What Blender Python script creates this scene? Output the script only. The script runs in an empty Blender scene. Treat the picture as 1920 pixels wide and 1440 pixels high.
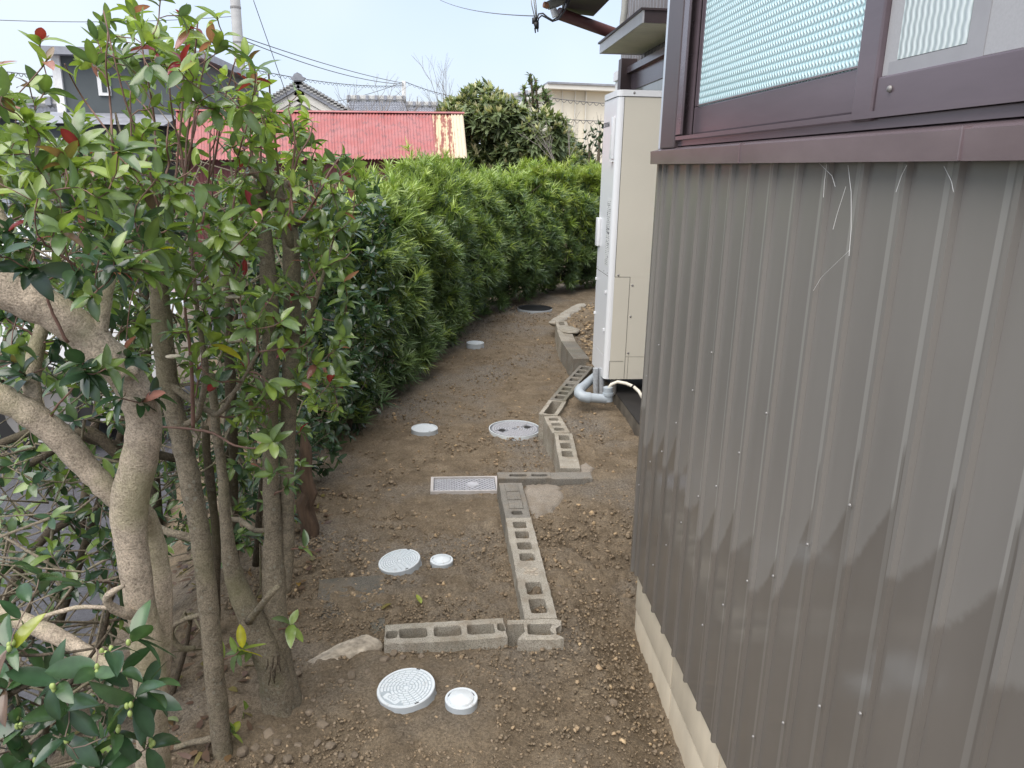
import bpy, bmesh, math, random
import numpy as np
from mathutils import Vector, Matrix, noise
from mathutils.geometry import tessellate_polygon
R_ = math.radians
random.seed(7)
rng = np.random.default_rng(11)
S = bpy.context.scene
COL = S.collection

# ------------------------------------------------------------------ camera, sky, sun, exposure
F, PT, AZ, RL, EYE = 1443., R_(15.7), R_(5.04), 0.0202, 1.5
cp, sp = math.cos(PT), math.sin(PT)
fx, fy, rx, ry = math.sin(AZ), math.cos(AZ), math.cos(AZ), -math.sin(AZ)
fwd = Vector((fx*cp, fy*cp, -sp)); rgt = Vector((rx, ry, 0)); up = Vector((fx*sp, fy*sp, cp))
cr = rgt*math.cos(RL) - up*math.sin(RL)*-1.0*-1.0
cr = rgt*math.cos(RL) + up*math.sin(RL)
cu = up*math.cos(RL) - rgt*math.sin(RL)
camd = bpy.data.cameras.new('camera'); cam = bpy.data.objects.new('camera', camd); COL.objects.link(cam)
M = Matrix(((cr.x, cu.x, -fwd.x, 0), (cr.y, cu.y, -fwd.y, 0), (cr.z, cu.z, -fwd.z, EYE), (0, 0, 0, 1)))
cam.matrix_world = M
camd.sensor_width = 36.0; camd.lens = F/1920*36; camd.clip_end = 2000; camd.clip_start = .02
S.camera = cam

world = bpy.data.worlds.new('World'); S.world = world; world.use_nodes = True
wn = world.node_tree; wn.nodes.clear()
sky = wn.nodes.new('ShaderNodeTexSky'); sky.sky_type = 'NISHITA'; sky.sun_disc = False
SUN_EL, SUN_AZ = R_(62), R_(215)
sky.sun_elevation = SUN_EL; sky.sun_rotation = SUN_AZ
sky.air_density = 1.0; sky.dust_density = 2.5
bg1 = wn.nodes.new('ShaderNodeBackground'); bg1.inputs[1].default_value = .05
wn.links.new(sky.outputs[0], bg1.inputs[0])
# even cloud deck: white-grey with soft broad variation
tc = wn.nodes.new('ShaderNodeTexCoord'); nz = wn.nodes.new('ShaderNodeTexNoise')
nz.inputs['Scale'].default_value = 2.2; nz.inputs['Detail'].default_value = 3; nz.inputs['Roughness'].default_value = .5
wn.links.new(tc.outputs['Generated'], nz.inputs[0])
rp = wn.nodes.new('ShaderNodeValToRGB'); rp.color_ramp.elements[0].position = .34; rp.color_ramp.elements[1].position = .66
rp.color_ramp.elements[0].color = (.66, .755, .945, 1); rp.color_ramp.elements[1].color = (.90, .93, .99, 1)
wn.links.new(nz.outputs[0], rp.inputs[0])
bg2 = wn.nodes.new('ShaderNodeBackground'); bg2.inputs[1].default_value = .46
wn.links.new(rp.outputs[0], bg2.inputs[0])
ad = wn.nodes.new('ShaderNodeAddShader'); wn.links.new(bg1.outputs[0], ad.inputs[0]); wn.links.new(bg2.outputs[0], ad.inputs[1])
wo = wn.nodes.new('ShaderNodeOutputWorld'); wn.links.new(ad.outputs[0], wo.inputs[0])

sund = bpy.data.lights.new('sun', 'SUN'); sund.energy = 2.7; sund.angle = R_(75); sund.color = (1, .95, .88)
sun = bpy.data.objects.new('sun', sund); COL.objects.link(sun)
sv = Vector((math.sin(SUN_AZ)*math.cos(SUN_EL), math.cos(SUN_AZ)*math.cos(SUN_EL), math.sin(SUN_EL)))
sun.rotation_euler = (-sv).to_track_quat('-Z', 'Y').to_euler(); sun.location = (-6, -4, 12)

S.view_settings.view_transform = 'Standard'; S.view_settings.look = 'None'
S.view_settings.exposure = .8; S.view_settings.gamma = 1; S.view_settings.use_curve_mapping = False
S.render.engine = 'CYCLES'; S.cycles.max_bounces = 6; S.cycles.transparent_max_bounces = 12
S.cycles.use_denoising = True

# ------------------------------------------------------------------ measuring helpers (a pixel of the 1920x1440 photograph -> a point at a real distance)
def ray(px, py):
    a = (px-960)/F; b = (py-720)/F
    u = a*math.cos(RL)+b*math.sin(RL); v = -(b*math.cos(RL)-a*math.sin(RL))
    return Vector((fx*cp+rx*u+fx*sp*v, fy*cp+ry*u+fy*sp*v, -sp+cp*v))
O = Vector((0, 0, EYE))
def atZ(px, py, z): r = ray(px, py); return O+r*((z-EYE)/r.z)
def atY(px, py, y): r = ray(px, py); return O+r*(y/r.y)
def atX(px, py, x): r = ray(px, py); return O+r*(x/r.x)
def pxm(y): return y*1.04/F            # metres per photo pixel at distance y

# ------------------------------------------------------------------ object helpers
def tag(o, label=None, cat=None, group=None, kind=None):
    if label: o['label'] = label
    if cat: o['category'] = cat
    if group: o['group'] = group
    if kind: o['kind'] = kind
    return o
def thing(name, label, cat, loc=(0, 0, 0), rz=0, group=None):
    o = bpy.data.objects.new(name, None); COL.objects.link(o)
    o.location = loc; o.rotation_euler = (0, 0, rz); o.empty_display_size = .05
    return tag(o, label, cat, group)
def link(name, me, parent=None, loc=None, keep=True):
    """a mesh as an object; with keep the mesh is in world coordinates and the parent's place is taken off it"""
    o = bpy.data.objects.new(name, me); COL.objects.link(o)
    if parent is not None:
        o.parent = parent
        if keep: o.matrix_parent_inverse = wmat(parent).inverted()
    if loc is not None: o.location = loc
    return o
def wmat(o):
    m = Matrix.LocRotScale(o.location, o.rotation_euler, o.scale)
    if o.parent: m = wmat(o.parent) @ o.matrix_parent_inverse @ m
    return m

class MB:
    """collects shapes into one mesh"""
    def __init__(s): s.v = []; s.f = []; s.m = []; s.mi = 0
    def add(s, vs, fs):
        b = len(s.v); s.v += [tuple(x) for x in vs]
        for q in fs: s.f.append(tuple(i+b for i in q)); s.m.append(s.mi)
        return s
    def box(s, a, b, bev=0.0):
        x0, y0, z0 = [min(i, j) for i, j in zip(a, b)]; x1, y1, z1 = [max(i, j) for i, j in zip(a, b)]
        if bev <= 0:
            vs = [(x0,y0,z0),(x1,y0,z0),(x1,y1,z0),(x0,y1,z0),(x0,y0,z1),(x1,y0,z1),(x1,y1,z1),(x0,y1,z1)]
            return s.add(vs, [(3,2,1,0),(4,5,6,7),(0,1,5,4),(1,2,6,5),(2,3,7,6),(3,0,4,7)])
        bm = bmesh.new(); bmesh.ops.create_cube(bm, size=1)
        for v in bm.verts:
            v.co = Vector(((x0+x1)/2+v.co.x*(x1-x0), (y0+y1)/2+v.co.y*(y1-y0), (z0+z1)/2+v.co.z*(z1-z0)))
        bmesh.ops.bevel(bm, geom=bm.edges[:], offset=bev, segments=2, affect='EDGES', profile=.6)
        return s.bm(bm)
    def bm(s, bm, mat=None):
        bm.verts.ensure_lookup_table(); bm.verts.index_update()
        vs = [v.co if mat is None else mat @ v.co for v in bm.verts]
        s.add(vs, [[v.index for v in f.verts] for f in bm.faces]); bm.free(); return s
    def tube(s, pts, rad, n=8, cap=True):
        pts = [Vector(p) for p in pts]; m = len(pts)
        if not hasattr(rad, '__len__'): rad = [rad]*m
        prev = None; vs = []
        for i, p in enumerate(pts):
            t = (pts[min(i+1, m-1)]-pts[max(i-1, 0)])
            if t.length < 1e-9: t = Vector((0, 0, 1))
            t.normalize()
            if prev is None:
                a = Vector((1, 0, 0)) if abs(t.x) < .8 else Vector((0, 1, 0))
                u = (a - t*a.dot(t)).normalized()
            else:
                u = prev - t*prev.dot(t)
                u = u.normalized() if u.length > 1e-6 else t.orthogonal().normalized()
            prev = u; w = t.cross(u)
            for k in range(n):
                an = 2*math.pi*k/n
                vs.append(p + (u*math.cos(an)+w*math.sin(an))*rad[i])
        fs = []
        for i in range(m-1):
            for k in range(n):
                k2 = (k+1) % n
                fs.append((i*n+k, i*n+k2, (i+1)*n+k2, (i+1)*n+k))
        if cap: fs.append(tuple(range(n-1, -1, -1))); fs.append(tuple((m-1)*n+k for k in range(n)))
        return s.add(vs, fs)
    def lathe(s, prof, n=32, c=(0, 0, 0), mat=None):
        vs = []; fs = []; m = len(prof)
        for k in range(n):
            a = 2*math.pi*k/n
            for r, z in prof: vs.append((c[0]+r*math.cos(a), c[1]+r*math.sin(a), c[2]+z))
        for k in range(n):
            k2 = (k+1) % n
            for i in range(m-1): fs.append((k*m+i, k2*m+i, k2*m+i+1, k*m+i+1))
        if mat is not None: vs = [mat @ Vector(v) for v in vs]
        return s.add(vs, fs)
    def prism(s, poly, d):
        """poly: 3-D outline, extruded by vector d"""
        n = len(poly); poly = [Vector(p) for p in poly]; d = Vector(d)
        vs = poly + [p+d for p in poly]
        fs = [tuple(range(n-1, -1, -1)), tuple(range(n, 2*n))] + [(i, (i+1) % n, n+(i+1) % n, n+i) for i in range(n)]
        return s.add(vs, fs)
    def mesh(s, name, mats, smooth=False):
        me = bpy.data.meshes.new(name); me.from_pydata(s.v, [], s.f)
        for m in (mats if isinstance(mats, (list, tuple)) else [mats]): me.materials.append(m)
        if any(s.m): me.polygons.foreach_set('material_index', s.m)
        bm = bmesh.new(); bm.from_mesh(me); bmesh.ops.recalc_face_normals(bm, faces=bm.faces[:]); bm.to_mesh(me); bm.free()
        if smooth:
            me.polygons.foreach_set('use_smooth', [True]*len(me.polygons))
            if smooth is not True: me.set_sharp_from_angle(angle=R_(smooth))
        me.update(); return me
    def build(s, name, mats, parent=None, smooth=False, keep=True):
        return link(name, s.mesh(name, mats, smooth), parent, keep=keep)

def np_mesh(name, V, Fq, mat, tint=None, smooth=True):
    """fast mesh from arrays; Fq is an (n,3) or (n,4) index array; tint is per-vertex colour"""
    me = bpy.data.meshes.new(name); nv = len(V); k = Fq.shape[1]; nf = len(Fq)
    me.vertices.add(nv); me.vertices.foreach_set('co', np.ascontiguousarray(V, dtype=np.float32).ravel())
    me.loops.add(nf*k); me.loops.foreach_set('vertex_index', np.ascontiguousarray(Fq, dtype=np.int32).ravel())
    me.polygons.add(nf); me.polygons.foreach_set('loop_start', np.arange(nf, dtype=np.int32)*k)
    me.polygons.foreach_set('loop_total', np.full(nf, k, dtype=np.int32))
    if smooth: me.polygons.foreach_set('use_smooth', np.ones(nf, dtype=bool))
    me.update(calc_edges=True)
    if tint is not None:
        a = me.color_attributes.new('tint', 'FLOAT_COLOR', 'POINT')
        c = np.ones((nv, 4), dtype=np.float32); c[:, :3] = tint
        a.data.foreach_set('color', c.ravel())
    me.materials.append(mat); return me

def nrm(p, s=1.0): return noise.noise(Vector(p)*s)

# ------------------------------------------------------------------ materials
def mat(name):
    m = bpy.data.materials.new(name); m.use_nodes = True
    return m, m.node_tree, m.node_tree.nodes['Principled BSDF']
def N(t, ty, **kw):
    n = t.nodes.new(ty)
    for k, v in kw.items():
        if k in n.inputs: n.inputs[k].default_value = v
        else: setattr(n, k, v)
    return n
def ramp(t, fac, stops):
    r = N(t, 'ShaderNodeValToRGB'); e = r.color_ramp.elements
    while len(e) < len(stops): e.new(.5)
    for el, (p, c) in zip(e, stops): el.position = p; el.color = (*c, 1) if len(c) == 3 else c
    t.links.new(fac, r.inputs[0]); return r.outputs[0]
def mixc(t, fac, a, b, mode='MIX'):
    m = N(t, 'ShaderNodeMix', data_type='RGBA', blend_type=mode)
    for s, v in ((m.inputs[0], fac), (m.inputs[6], a), (m.inputs[7], b)):
        if hasattr(v, 'links'): t.links.new(v, s)
        else: s.default_value = v if not isinstance(v, tuple) else (*v, 1) if len(v) == 3 else v
    return m.outputs[2]
def noisetex(t, scale, detail=4, rough=.55, vec=None, dist=0):
    n = N(t, 'ShaderNodeTexNoise'); n.inputs['Scale'].default_value = scale; n.inputs['Detail'].default_value = detail
    n.inputs['Roughness'].default_value = rough; n.inputs['Distortion'].default_value = dist
    if vec is not None: t.links.new(vec, n.inputs[0])
    return n
def objco(t, scale=(1, 1, 1)):
    c = N(t, 'ShaderNodeTexCoord'); m = N(t, 'ShaderNodeMapping'); m.inputs['Scale'].default_value = scale
    t.links.new(c.outputs['Object'], m.inputs[0]); return m.outputs[0]
def geoco(t, scale=(1, 1, 1)):
    c = N(t, 'ShaderNodeNewGeometry'); m = N(t, 'ShaderNodeMapping'); m.inputs['Scale'].default_value = scale
    t.links.new(c.outputs['Position'], m.inputs[0]); return m.outputs[0]
def bump(t, b, h, strength=.3, dist=.01):
    n = N(t, 'ShaderNodeBump'); n.inputs['Strength'].default_value = strength; n.inputs['Distance'].default_value = dist
    t.links.new(h, n.inputs['Height']); t.links.new(n.outputs[0], b.inputs['Normal'])
def plain(name, c, rough=.5, var=.12, scale=12, bmp=0, spec=.5, metal=0, stretch=(1, 1, 1), coat=0):
    m, t, b = mat(name); v = geoco(t, stretch)
    n = noisetex(t, scale, 6, .6, v)
    lo = tuple(x*(1-var) for x in c); hi = tuple(min(1, x*(1+var)) for x in c)
    t.links.new(ramp(t, n.outputs[0], [(.3, lo), (.7, hi)]), b.inputs['Base Color'])
    b.inputs['Roughness'].default_value = rough; b.inputs['Metallic'].default_value = metal
    b.inputs['Specular IOR Level'].default_value = spec
    if coat: b.inputs['Coat Weight'].default_value = coat
    if bmp:
        n2 = noisetex(t, scale*8, 4, .6, v); bump(t, b, n2.outputs[0], bmp, .004)
    return m

def mathn(t, op, *a):
    n = N(t, 'ShaderNodeMath', operation=op)
    for i, q in enumerate(a):
        if hasattr(q, 'links'): t.links.new(q, n.inputs[i])
        else: n.inputs[i].default_value = q
    return n.outputs[0]
def soil_material():
    m, t, b = mat('soil'); v = geoco(t)
    big = noisetex(t, 1.3, 5, .6, v); mid = noisetex(t, 9, 6, .65, v); fine = noisetex(t, 120, 5, .7, v); vf = noisetex(t, 420, 3, .7, v)
    base = ramp(t, mid.outputs[0], [(.25, (.162, .124, .083)), (.5, (.262, .206, .142)), (.75, (.352, .285, .203))])
    grey = ramp(t, fine.outputs[0], [(.3, (.185, .158, .126)), (.7, (.345, .306, .256))])
    gm = ramp(t, big.outputs[0], [(.47, (0, 0, 0)), (.63, (1, 1, 1))])
    c = mixc(t, gm, base, grey)
    spk = ramp(t, vf.outputs[0], [(.3, (.55, .55, .55)), (.5, (1, 1, 1)), (.68, (1.0, 1.0, 1.0)), (.75, (1.7, 1.65, 1.55))])
    c = mixc(t, 1.0, c, spk, 'MULTIPLY')
    fk = ramp(t, fine.outputs[0], [(.32, (.6, .6, .6)), (.62, (1.15, 1.13, 1.1))])
    c = mixc(t, 1.0, c, fk, 'MULTIPLY')
    t.links.new(c, b.inputs['Base Color']); b.inputs['Roughness'].default_value = .92; b.inputs['Specular IOR Level'].default_value = .2
    ad = N(t, 'ShaderNodeMath', operation='ADD'); t.links.new(fine.outputs[0], ad.inputs[0])
    ml = N(t, 'ShaderNodeMath', operation='MULTIPLY'); t.links.new(vf.outputs[0], ml.inputs[0]); ml.inputs[1].default_value = .5
    t.links.new(ml.outputs[0], ad.inputs[1]); bump(t, b, ad.outputs[0], 1.0, .011)
    return m
MT = {}
MT['soil'] = soil_material()
def clod_material(name, lo, hi):
    m, t, b = mat(name); v = geoco(t); oi = N(t, 'ShaderNodeObjectInfo')
    at = N(t, 'ShaderNodeAttribute'); at.attribute_name = 'tint'
    n = noisetex(t, 140, 5, .65, v)
    c = ramp(t, n.outputs[0], [(.3, lo), (.7, hi)])
    c = mixc(t, 1.0, c, at.outputs[0], 'MULTIPLY')
    t.links.new(c, b.inputs['Base Color']); b.inputs['Roughness'].default_value = .9; b.inputs['Specular IOR Level'].default_value = .25
    bump(t, b, n.outputs[0], .5, .003); return m
MT['clod'] = clod_material('soil_clod', (.154, .119, .081), (.275, .218, .152))
MT['stone'] = plain('stone', (.19, .15, .108), .9, .3, 30, .5)
MT['pale_stone'] = plain('pale_stone', (.45, .39, .31), .9, .45, 26, .9, stretch=(1, 1.6, 2))

def block_material(name, c, moss=.3):
    m, t, b = mat(name); v = geoco(t)
    n = noisetex(t, 7, 5, .6, v); g = noisetex(t, 260, 3, .7, v); d = noisetex(t, 3, 4, .6, v)
    c1 = ramp(t, n.outputs[0], [(.3, tuple(x*.72 for x in c)), (.65, c)])
    gr = ramp(t, g.outputs[0], [(.36, (.5, .5, .5)), (.55, (1.05, 1.05, 1.05))])
    c1 = mixc(t, 1.0, c1, gr, 'MULTIPLY')
    mm = ramp(t, d.outputs[0], [(.5, (0, 0, 0)), (.75, (moss, moss, moss))])
    c1 = mixc(t, mm, c1, (.10, .105, .06)); d2 = noisetex(t, 11, 5, .7, v); c1 = mixc(t, ramp(t, d2.outputs[0], [(.48, (0, 0, 0)), (.66, (.55, .55, .55))]), c1, (.21, .165, .115))
    t.links.new(c1, b.inputs['Base Color']); b.inputs['Roughness'].default_value = .92; b.inputs['Specular IOR Level'].default_value = .2
    bump(t, b, g.outputs[0], .55, .004); return m
MT['block'] = block_material('concrete_block', (.47, .43, .36), .35)
MT['block_grey'] = block_material('weathered_concrete', (.29, .27, .235), .6)
MT['slab'] = block_material('dark_slab', (.17, .155, .13), .4)
MT['found'] = plain('painted_foundation', (.60, .53, .41), .8, .16, 5, .25, stretch=(1, 1, .35))

def siding_material():
    """taupe painted metal, dusty and dull above, still wet with splashed rain below; the wet edge climbs along each rib"""
    m, t, b = mat('painted_siding'); v = geoco(t, (1, 1, .25)); v2 = geoco(t)
    g = N(t, 'ShaderNodeNewGeometry'); sx = N(t, 'ShaderNodeSeparateXYZ'); t.links.new(g.outputs['Position'], sx.inputs[0])
    y, z = sx.outputs[1], sx.outputs[2]
    u = mathn(t, 'FRACT', mathn(t, 'DIVIDE', mathn(t, 'SUBTRACT', y, RIB0-11), RIBP))
    mr = N(t, 'ShaderNodeMapRange', interpolation_type='SMOOTHSTEP'); t.links.new(y, mr.inputs[0])
    mr.inputs[1].default_value = .95; mr.inputs[2].default_value = 1.45; mr.inputs[3].default_value = .93; mr.inputs[4].default_value = .64
    wd = N(t, 'ShaderNodeMapRange', interpolation_type='SMOOTHERSTEP'); t.links.new(u, wd.inputs[0]); wd.inputs[1].default_value = .80; wd.inputs[2].default_value = .96; wd.inputs[4].default_value = .20
    lobe = mathn(t, 'MULTIPLY', mathn(t, 'POWER', mathn(t, 'SUBTRACT', 1.0, u), 1.6), .12)
    n1 = noisetex(t, 3.2, 1, .5, geoco(t, (0, 1, 0))); n2 = noisetex(t, 45, 4, .6, v2)
    zb = mathn(t, 'ADD', mathn(t, 'ADD', mr.outputs[0], wd.outputs[0]), mathn(t, 'ADD', lobe, mathn(t, 'ADD', mathn(t, 'MULTIPLY', mathn(t, 'SUBTRACT', n1.outputs[0], .5), .30), mathn(t, 'MULTIPLY', mathn(t, 'SUBTRACT', n2.outputs[0], .5), .03))))
    wet = N(t, 'ShaderNodeMapRange', interpolation_type='SMOOTHSTEP'); t.links.new(mathn(t, 'SUBTRACT', zb, z), wet.inputs[0]); wet.inputs[1].default_value = -.012; wet.inputs[2].default_value = .014
    n = noisetex(t, 4, 4, .6, v); sc = noisetex(t, 60, 6, .75, v2, 1.5)
    dry = ramp(t, n.outputs[0], [(.3, (.190, .178, .162)), (.7, (.222, .209, .191))])
    wt = ramp(t, n.outputs[0], [(.3, (.142, .128, .112)), (.7, (.166, .151, .134))])
    sk = ramp(t, sc.outputs[0], [(.72, (0, 0, 0)), (.80, (.3, .3, .3))])
    dry = mixc(t, sk, dry, (.42, .41, .38))
    # highlight painted into the colour along the crest of every rib
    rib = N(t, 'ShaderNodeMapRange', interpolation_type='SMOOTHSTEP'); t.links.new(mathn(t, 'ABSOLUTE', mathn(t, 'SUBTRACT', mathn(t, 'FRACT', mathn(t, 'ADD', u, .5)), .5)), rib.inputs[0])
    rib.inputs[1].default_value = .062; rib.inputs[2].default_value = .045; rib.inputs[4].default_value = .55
    cr_ = mixc(t, wet.outputs[0], dry, wt)
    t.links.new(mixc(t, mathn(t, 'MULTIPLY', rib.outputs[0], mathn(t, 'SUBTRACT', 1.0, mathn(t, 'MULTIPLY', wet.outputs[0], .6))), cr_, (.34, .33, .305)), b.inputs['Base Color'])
    rg = N(t, 'ShaderNodeMapRange'); t.links.new(wet.outputs[0], rg.inputs[0]); rg.inputs[3].default_value = .24; rg.inputs[4].default_value = .12
    t.links.new(rg.outputs[0], b.inputs['Roughness'])
    b.inputs['Specular IOR Level'].default_value = .55
    w = noisetex(t, 7, 2, .5, v2); bump(t, b, w.outputs[0], .05, .01); return m
RIB0, RIBP = .9437, .1125
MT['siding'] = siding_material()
MT['far_siding'] = plain('far_siding', (.20, .19, .195), .32, .1, 8)
MT['sash'] = plain('bronze_aluminium', (.142, .110, .124), .24, .15, 10, .03, .5, .25, (1, .15, 1))
MT['sill'] = plain('brown_flashing', (.21, .162, .172), .22, .2, 6, .02, .55, .15, (1, .4, 1))
MT['post'] = plain('brown_post', (.075, .055, .057), .4, .15, 6)
MT['alu'] = plain('light_aluminium', (.62, .68, .74), .35, .06, 5, 0, .5, .3)
MT['black'] = plain('black_rubber', (.014, .014, .015), .5, .2)
MT['dark'] = plain('dark_gap', (.02, .018, .017), .7, .2)
MT['soffit'] = plain('soffit_board', (.84, .81, .68), .55, .12, 3)
MT['fascia'] = plain('fascia_grey', (.76, .76, .78), .4, .08, 4)
MT['eave'] = plain('eave_timber', (.045, .035, .042), .5, .2, 6)
MT['downpipe'] = plain('brown_downpipe', (.15, .065, .062), .35, .15, 5)
MT['clay'] = plain('terracotta', (.42, .2, .12), .7)
MT['conduit'] = plain('grey_conduit', (.36, .36, .33), .5)

def glass_material():
    m, t, b = mat('patterned_glass'); c = N(t, 'ShaderNodeNewGeometry'); sx = N(t, 'ShaderNodeSeparateXYZ'); t.links.new(c.outputs['Position'], sx.inputs[0])
    def mth(op, a, bb=None):
        n = N(t, 'ShaderNodeMath', operation=op)
        for i, q in enumerate((a, bb)):
            if q is None: continue
            if hasattr(q, 'links'): t.links.new(q, n.inputs[i])
            else: n.inputs[i].default_value = q
        return n.outputs[0]
    # rows of small links: a ridge wave in z bent by a wave along y
    zy = mth('MULTIPLY', sx.outputs[2], 2*math.pi/.0150); yy = mth('MULTIPLY', sx.outputs[1], 2*math.pi/.0125)
    h = mth('ADD', mth('SINE', mth('ADD', yy, mth('MULTIPLY', mth('SINE', zy), 1.3))), mth('MULTIPLY', mth('ABSOLUTE', mth('SINE', mth('MULTIPLY', zy, .5))), 1.6))
    b.inputs['Base Color'].default_value = (.50, .60, .60, 1); b.inputs['Roughness'].default_value = .12; b.inputs['Specular IOR Level'].default_value = .6
    b.inputs['Coat Weight'].default_value = .25; b.inputs['Coat Roughness'].default_value = .05
    col = ramp(t, mth('MULTIPLY', mth('ADD', h, 1.0), .28), [(.1, (.40, .64, .68)), (.5, (.58, .82, .85)), (.9, (.74, .93, .95))])
    t.links.new(col, b.inputs['Base Color'])
    bump(t, b, h, .4, .003); return m
MT['glass'] = glass_material()
MT['screen'] = plain('insect_screen', (.40, .40, .41), .6, .06, 300, .1)
def ribbed_glass():
    m, t, b = mat('ribbed_glass'); g = N(t, 'ShaderNodeNewGeometry'); sx = N(t, 'ShaderNodeSeparateXYZ'); t.links.new(g.outputs['Position'], sx.inputs[0])
    w = mathn(t, 'SINE', mathn(t, 'ADD', mathn(t, 'MULTIPLY', sx.outputs[1], 2*math.pi/.0135), mathn(t, 'MULTIPLY', mathn(t, 'SINE', mathn(t, 'MULTIPLY', sx.outputs[2], 2*math.pi/.02)), .35)))
    t.links.new(ramp(t, mathn(t, 'ADD', mathn(t, 'MULTIPLY', w, .5), .5), [(.1, (.40, .47, .47)), (.6, (.66, .73, .72))]), b.inputs['Base Color']); b.inputs['Roughness'].default_value = .2
    bump(t, b, w, .3, .003); return m
MT['ribbed_glass'] = ribbed_glass(); MT['inner_frame'] = plain('inner_sash_behind_screen', (.33, .33, .345), .6, .05, 20)
MT['clear_glass'] = plain('plain_window_glass', (.42, .42, .39), .12, .1, 2)
MT['curtain'] = plain('curtain', (.62, .66, .62), .8)
MT['heater_cream'] = plain('cream_enamel', (.66, .625, .53), .32, .03, 2)
MT['heater_white'] = plain('white_enamel', (.78, .79, .80), .28, .03, 2)
MT['seam'] = plain('dark_seam', (.16, .15, .13), .7)  # dark tone for the joints between the casing panels
MT['ink'] = plain('printed_ink', (.10, .10, .11), .6)
MT['paper'] = plain('label_paper', (.74, .75, .73), .5)
def lid_material():
    m, t, b = mat('pale_plastic_lid'); v = geoco(t); n = noisetex(t, 38, 6, .7, v); n2 = noisetex(t, 9, 3, .5, v)
    c = ramp(t, n2.outputs[0], [(.3, (.63, .68, .71)), (.7, (.69, .73, .75))])
    c = mixc(t, ramp(t, n.outputs[0], [(.57, (0, 0, 0)), (.72, (.45, .45, .45))]), c, (.36, .30, .23))
    t.links.new(c, b.inputs['Base Color']); b.inputs['Roughness'].default_value = .42; return m
MT['lid'] = lid_material()
MT['lid_groove'] = plain('lid_groove', (.40, .45, .48), .5, .08, 30)
MT['lid_side'] = plain('grey_plastic_rim', (.46, .50, .53), .45, .06, 12)
MT['iron'] = plain('grey_cast_cover', (.20, .205, .22), .45, .15, 40)
MT['cover_rib'] = plain('grey_cover_tread', (.46, .46, .49), .45, .12, 40)
MT['cover_frame'] = plain('cover_frame', (.50, .47, .45), .6, .12, 30)
MT['pvc'] = plain('grey_pvc', (.40, .45, .49), .38, .06, 8)
MT['lagging'] = plain('silver_lagging', (.40, .42, .44), .4, .25, 50, .4)
MT['hose'] = plain('ivory_hose', (.74, .70, .60), .45)
MT['pad'] = plain('dark_concrete_pad', (.105, .09, .07), .85, .35, 9, .4)
MT['steel'] = plain('steel', (.26, .25, .24), .45, .1, 10, 0, .5, .3)

def bark_material(name, c, lich=(.36, .37, .31), amt=.5, scale=1.0):
    m, t, b = mat(name); v = geoco(t, (scale, scale, scale)); vs = geoco(t, (scale, scale, scale*1.25))
    n = noisetex(t, 16, 8, .72, v); f_ = noisetex(t, 260, 4, .75, v); big = noisetex(t, 5, 4, .6, v); ln = noisetex(t, 70, 5, .7, vs)
    c1 = ramp(t, n.outputs[0], [(.3, tuple(x*.62 for x in c)), (.5, c), (.72, tuple(min(1, x*1.28) for x in c))])
    fk = ramp(t, f_.outputs[0], [(.34, (.5, .5, .5)), (.6, (1.12, 1.12, 1.12))]); c1 = mixc(t, 1.0, c1, fk, 'MULTIPLY')
    lk = ramp(t, ln.outputs[0], [(.36, (.72, .72, .72)), (.5, (1.05, 1.05, 1.05))]); c1 = mixc(t, 1.0, c1, lk, 'MULTIPLY')
    vo = N(t, 'ShaderNodeTexVoronoi'); vo.inputs['Scale'].default_value = 48; vo.inputs['Randomness'].default_value = 1; t.links.new(v, vo.inputs['Vector'])
    wob = mathn(t, 'ADD', vo.outputs['Distance'], mathn(t, 'MULTIPLY', mathn(t, 'SUBTRACT', n.outputs[0], .5), 1.1))
    lm = ramp(t, wob, [(.13, (amt, amt, amt)), (.20, (0, 0, 0))]); c1 = mixc(t, lm, c1, lich)
    gm = ramp(t, big.outputs[0], [(.48, (0, 0, 0)), (.66, (.55, .55, .55))]); c1 = mixc(t, gm, c1, (c[0]*.68, c[1]*.78, c[2]*.55))
    t.links.new(c1, b.inputs['Base Color']); b.inputs['Roughness'].default_value = .85; b.inputs['Specular IOR Level'].default_value = .25
    ad = mathn(t, 'ADD', mathn(t, 'ADD', n.outputs[0], f_.outputs[0]), ln.outputs[0])
    bump(t, b, ad, .8, .007); return m
MT['bark_pale'] = bark_material('pale_bark', (.55, .46, .36), (.47, .41, .31), .55)
MT['bark_grey'] = bark_material('grey_bark', (.27, .23, .17), (.31, .30, .245), .55)
MT['bark_dark'] = bark_material('dark_bark', (.115, .092, .066), (.21, .2, .16), .4)
MT['bark_red'] = plain('rotten_wood', (.12, .078, .052), .9, .5, 40, .9, stretch=(1, 1, .2))
MT['twig'] = plain('twig_bark', (.17, .125, .098), .7, .35, 30)
MT['twig_red'] = plain('red_twig_bark', (.17, .095, .072), .6, .3, 30)
MT['fungus'] = plain('bracket_fungus', (.58, .52, .42), .9, .2, 60, .4)

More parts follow.
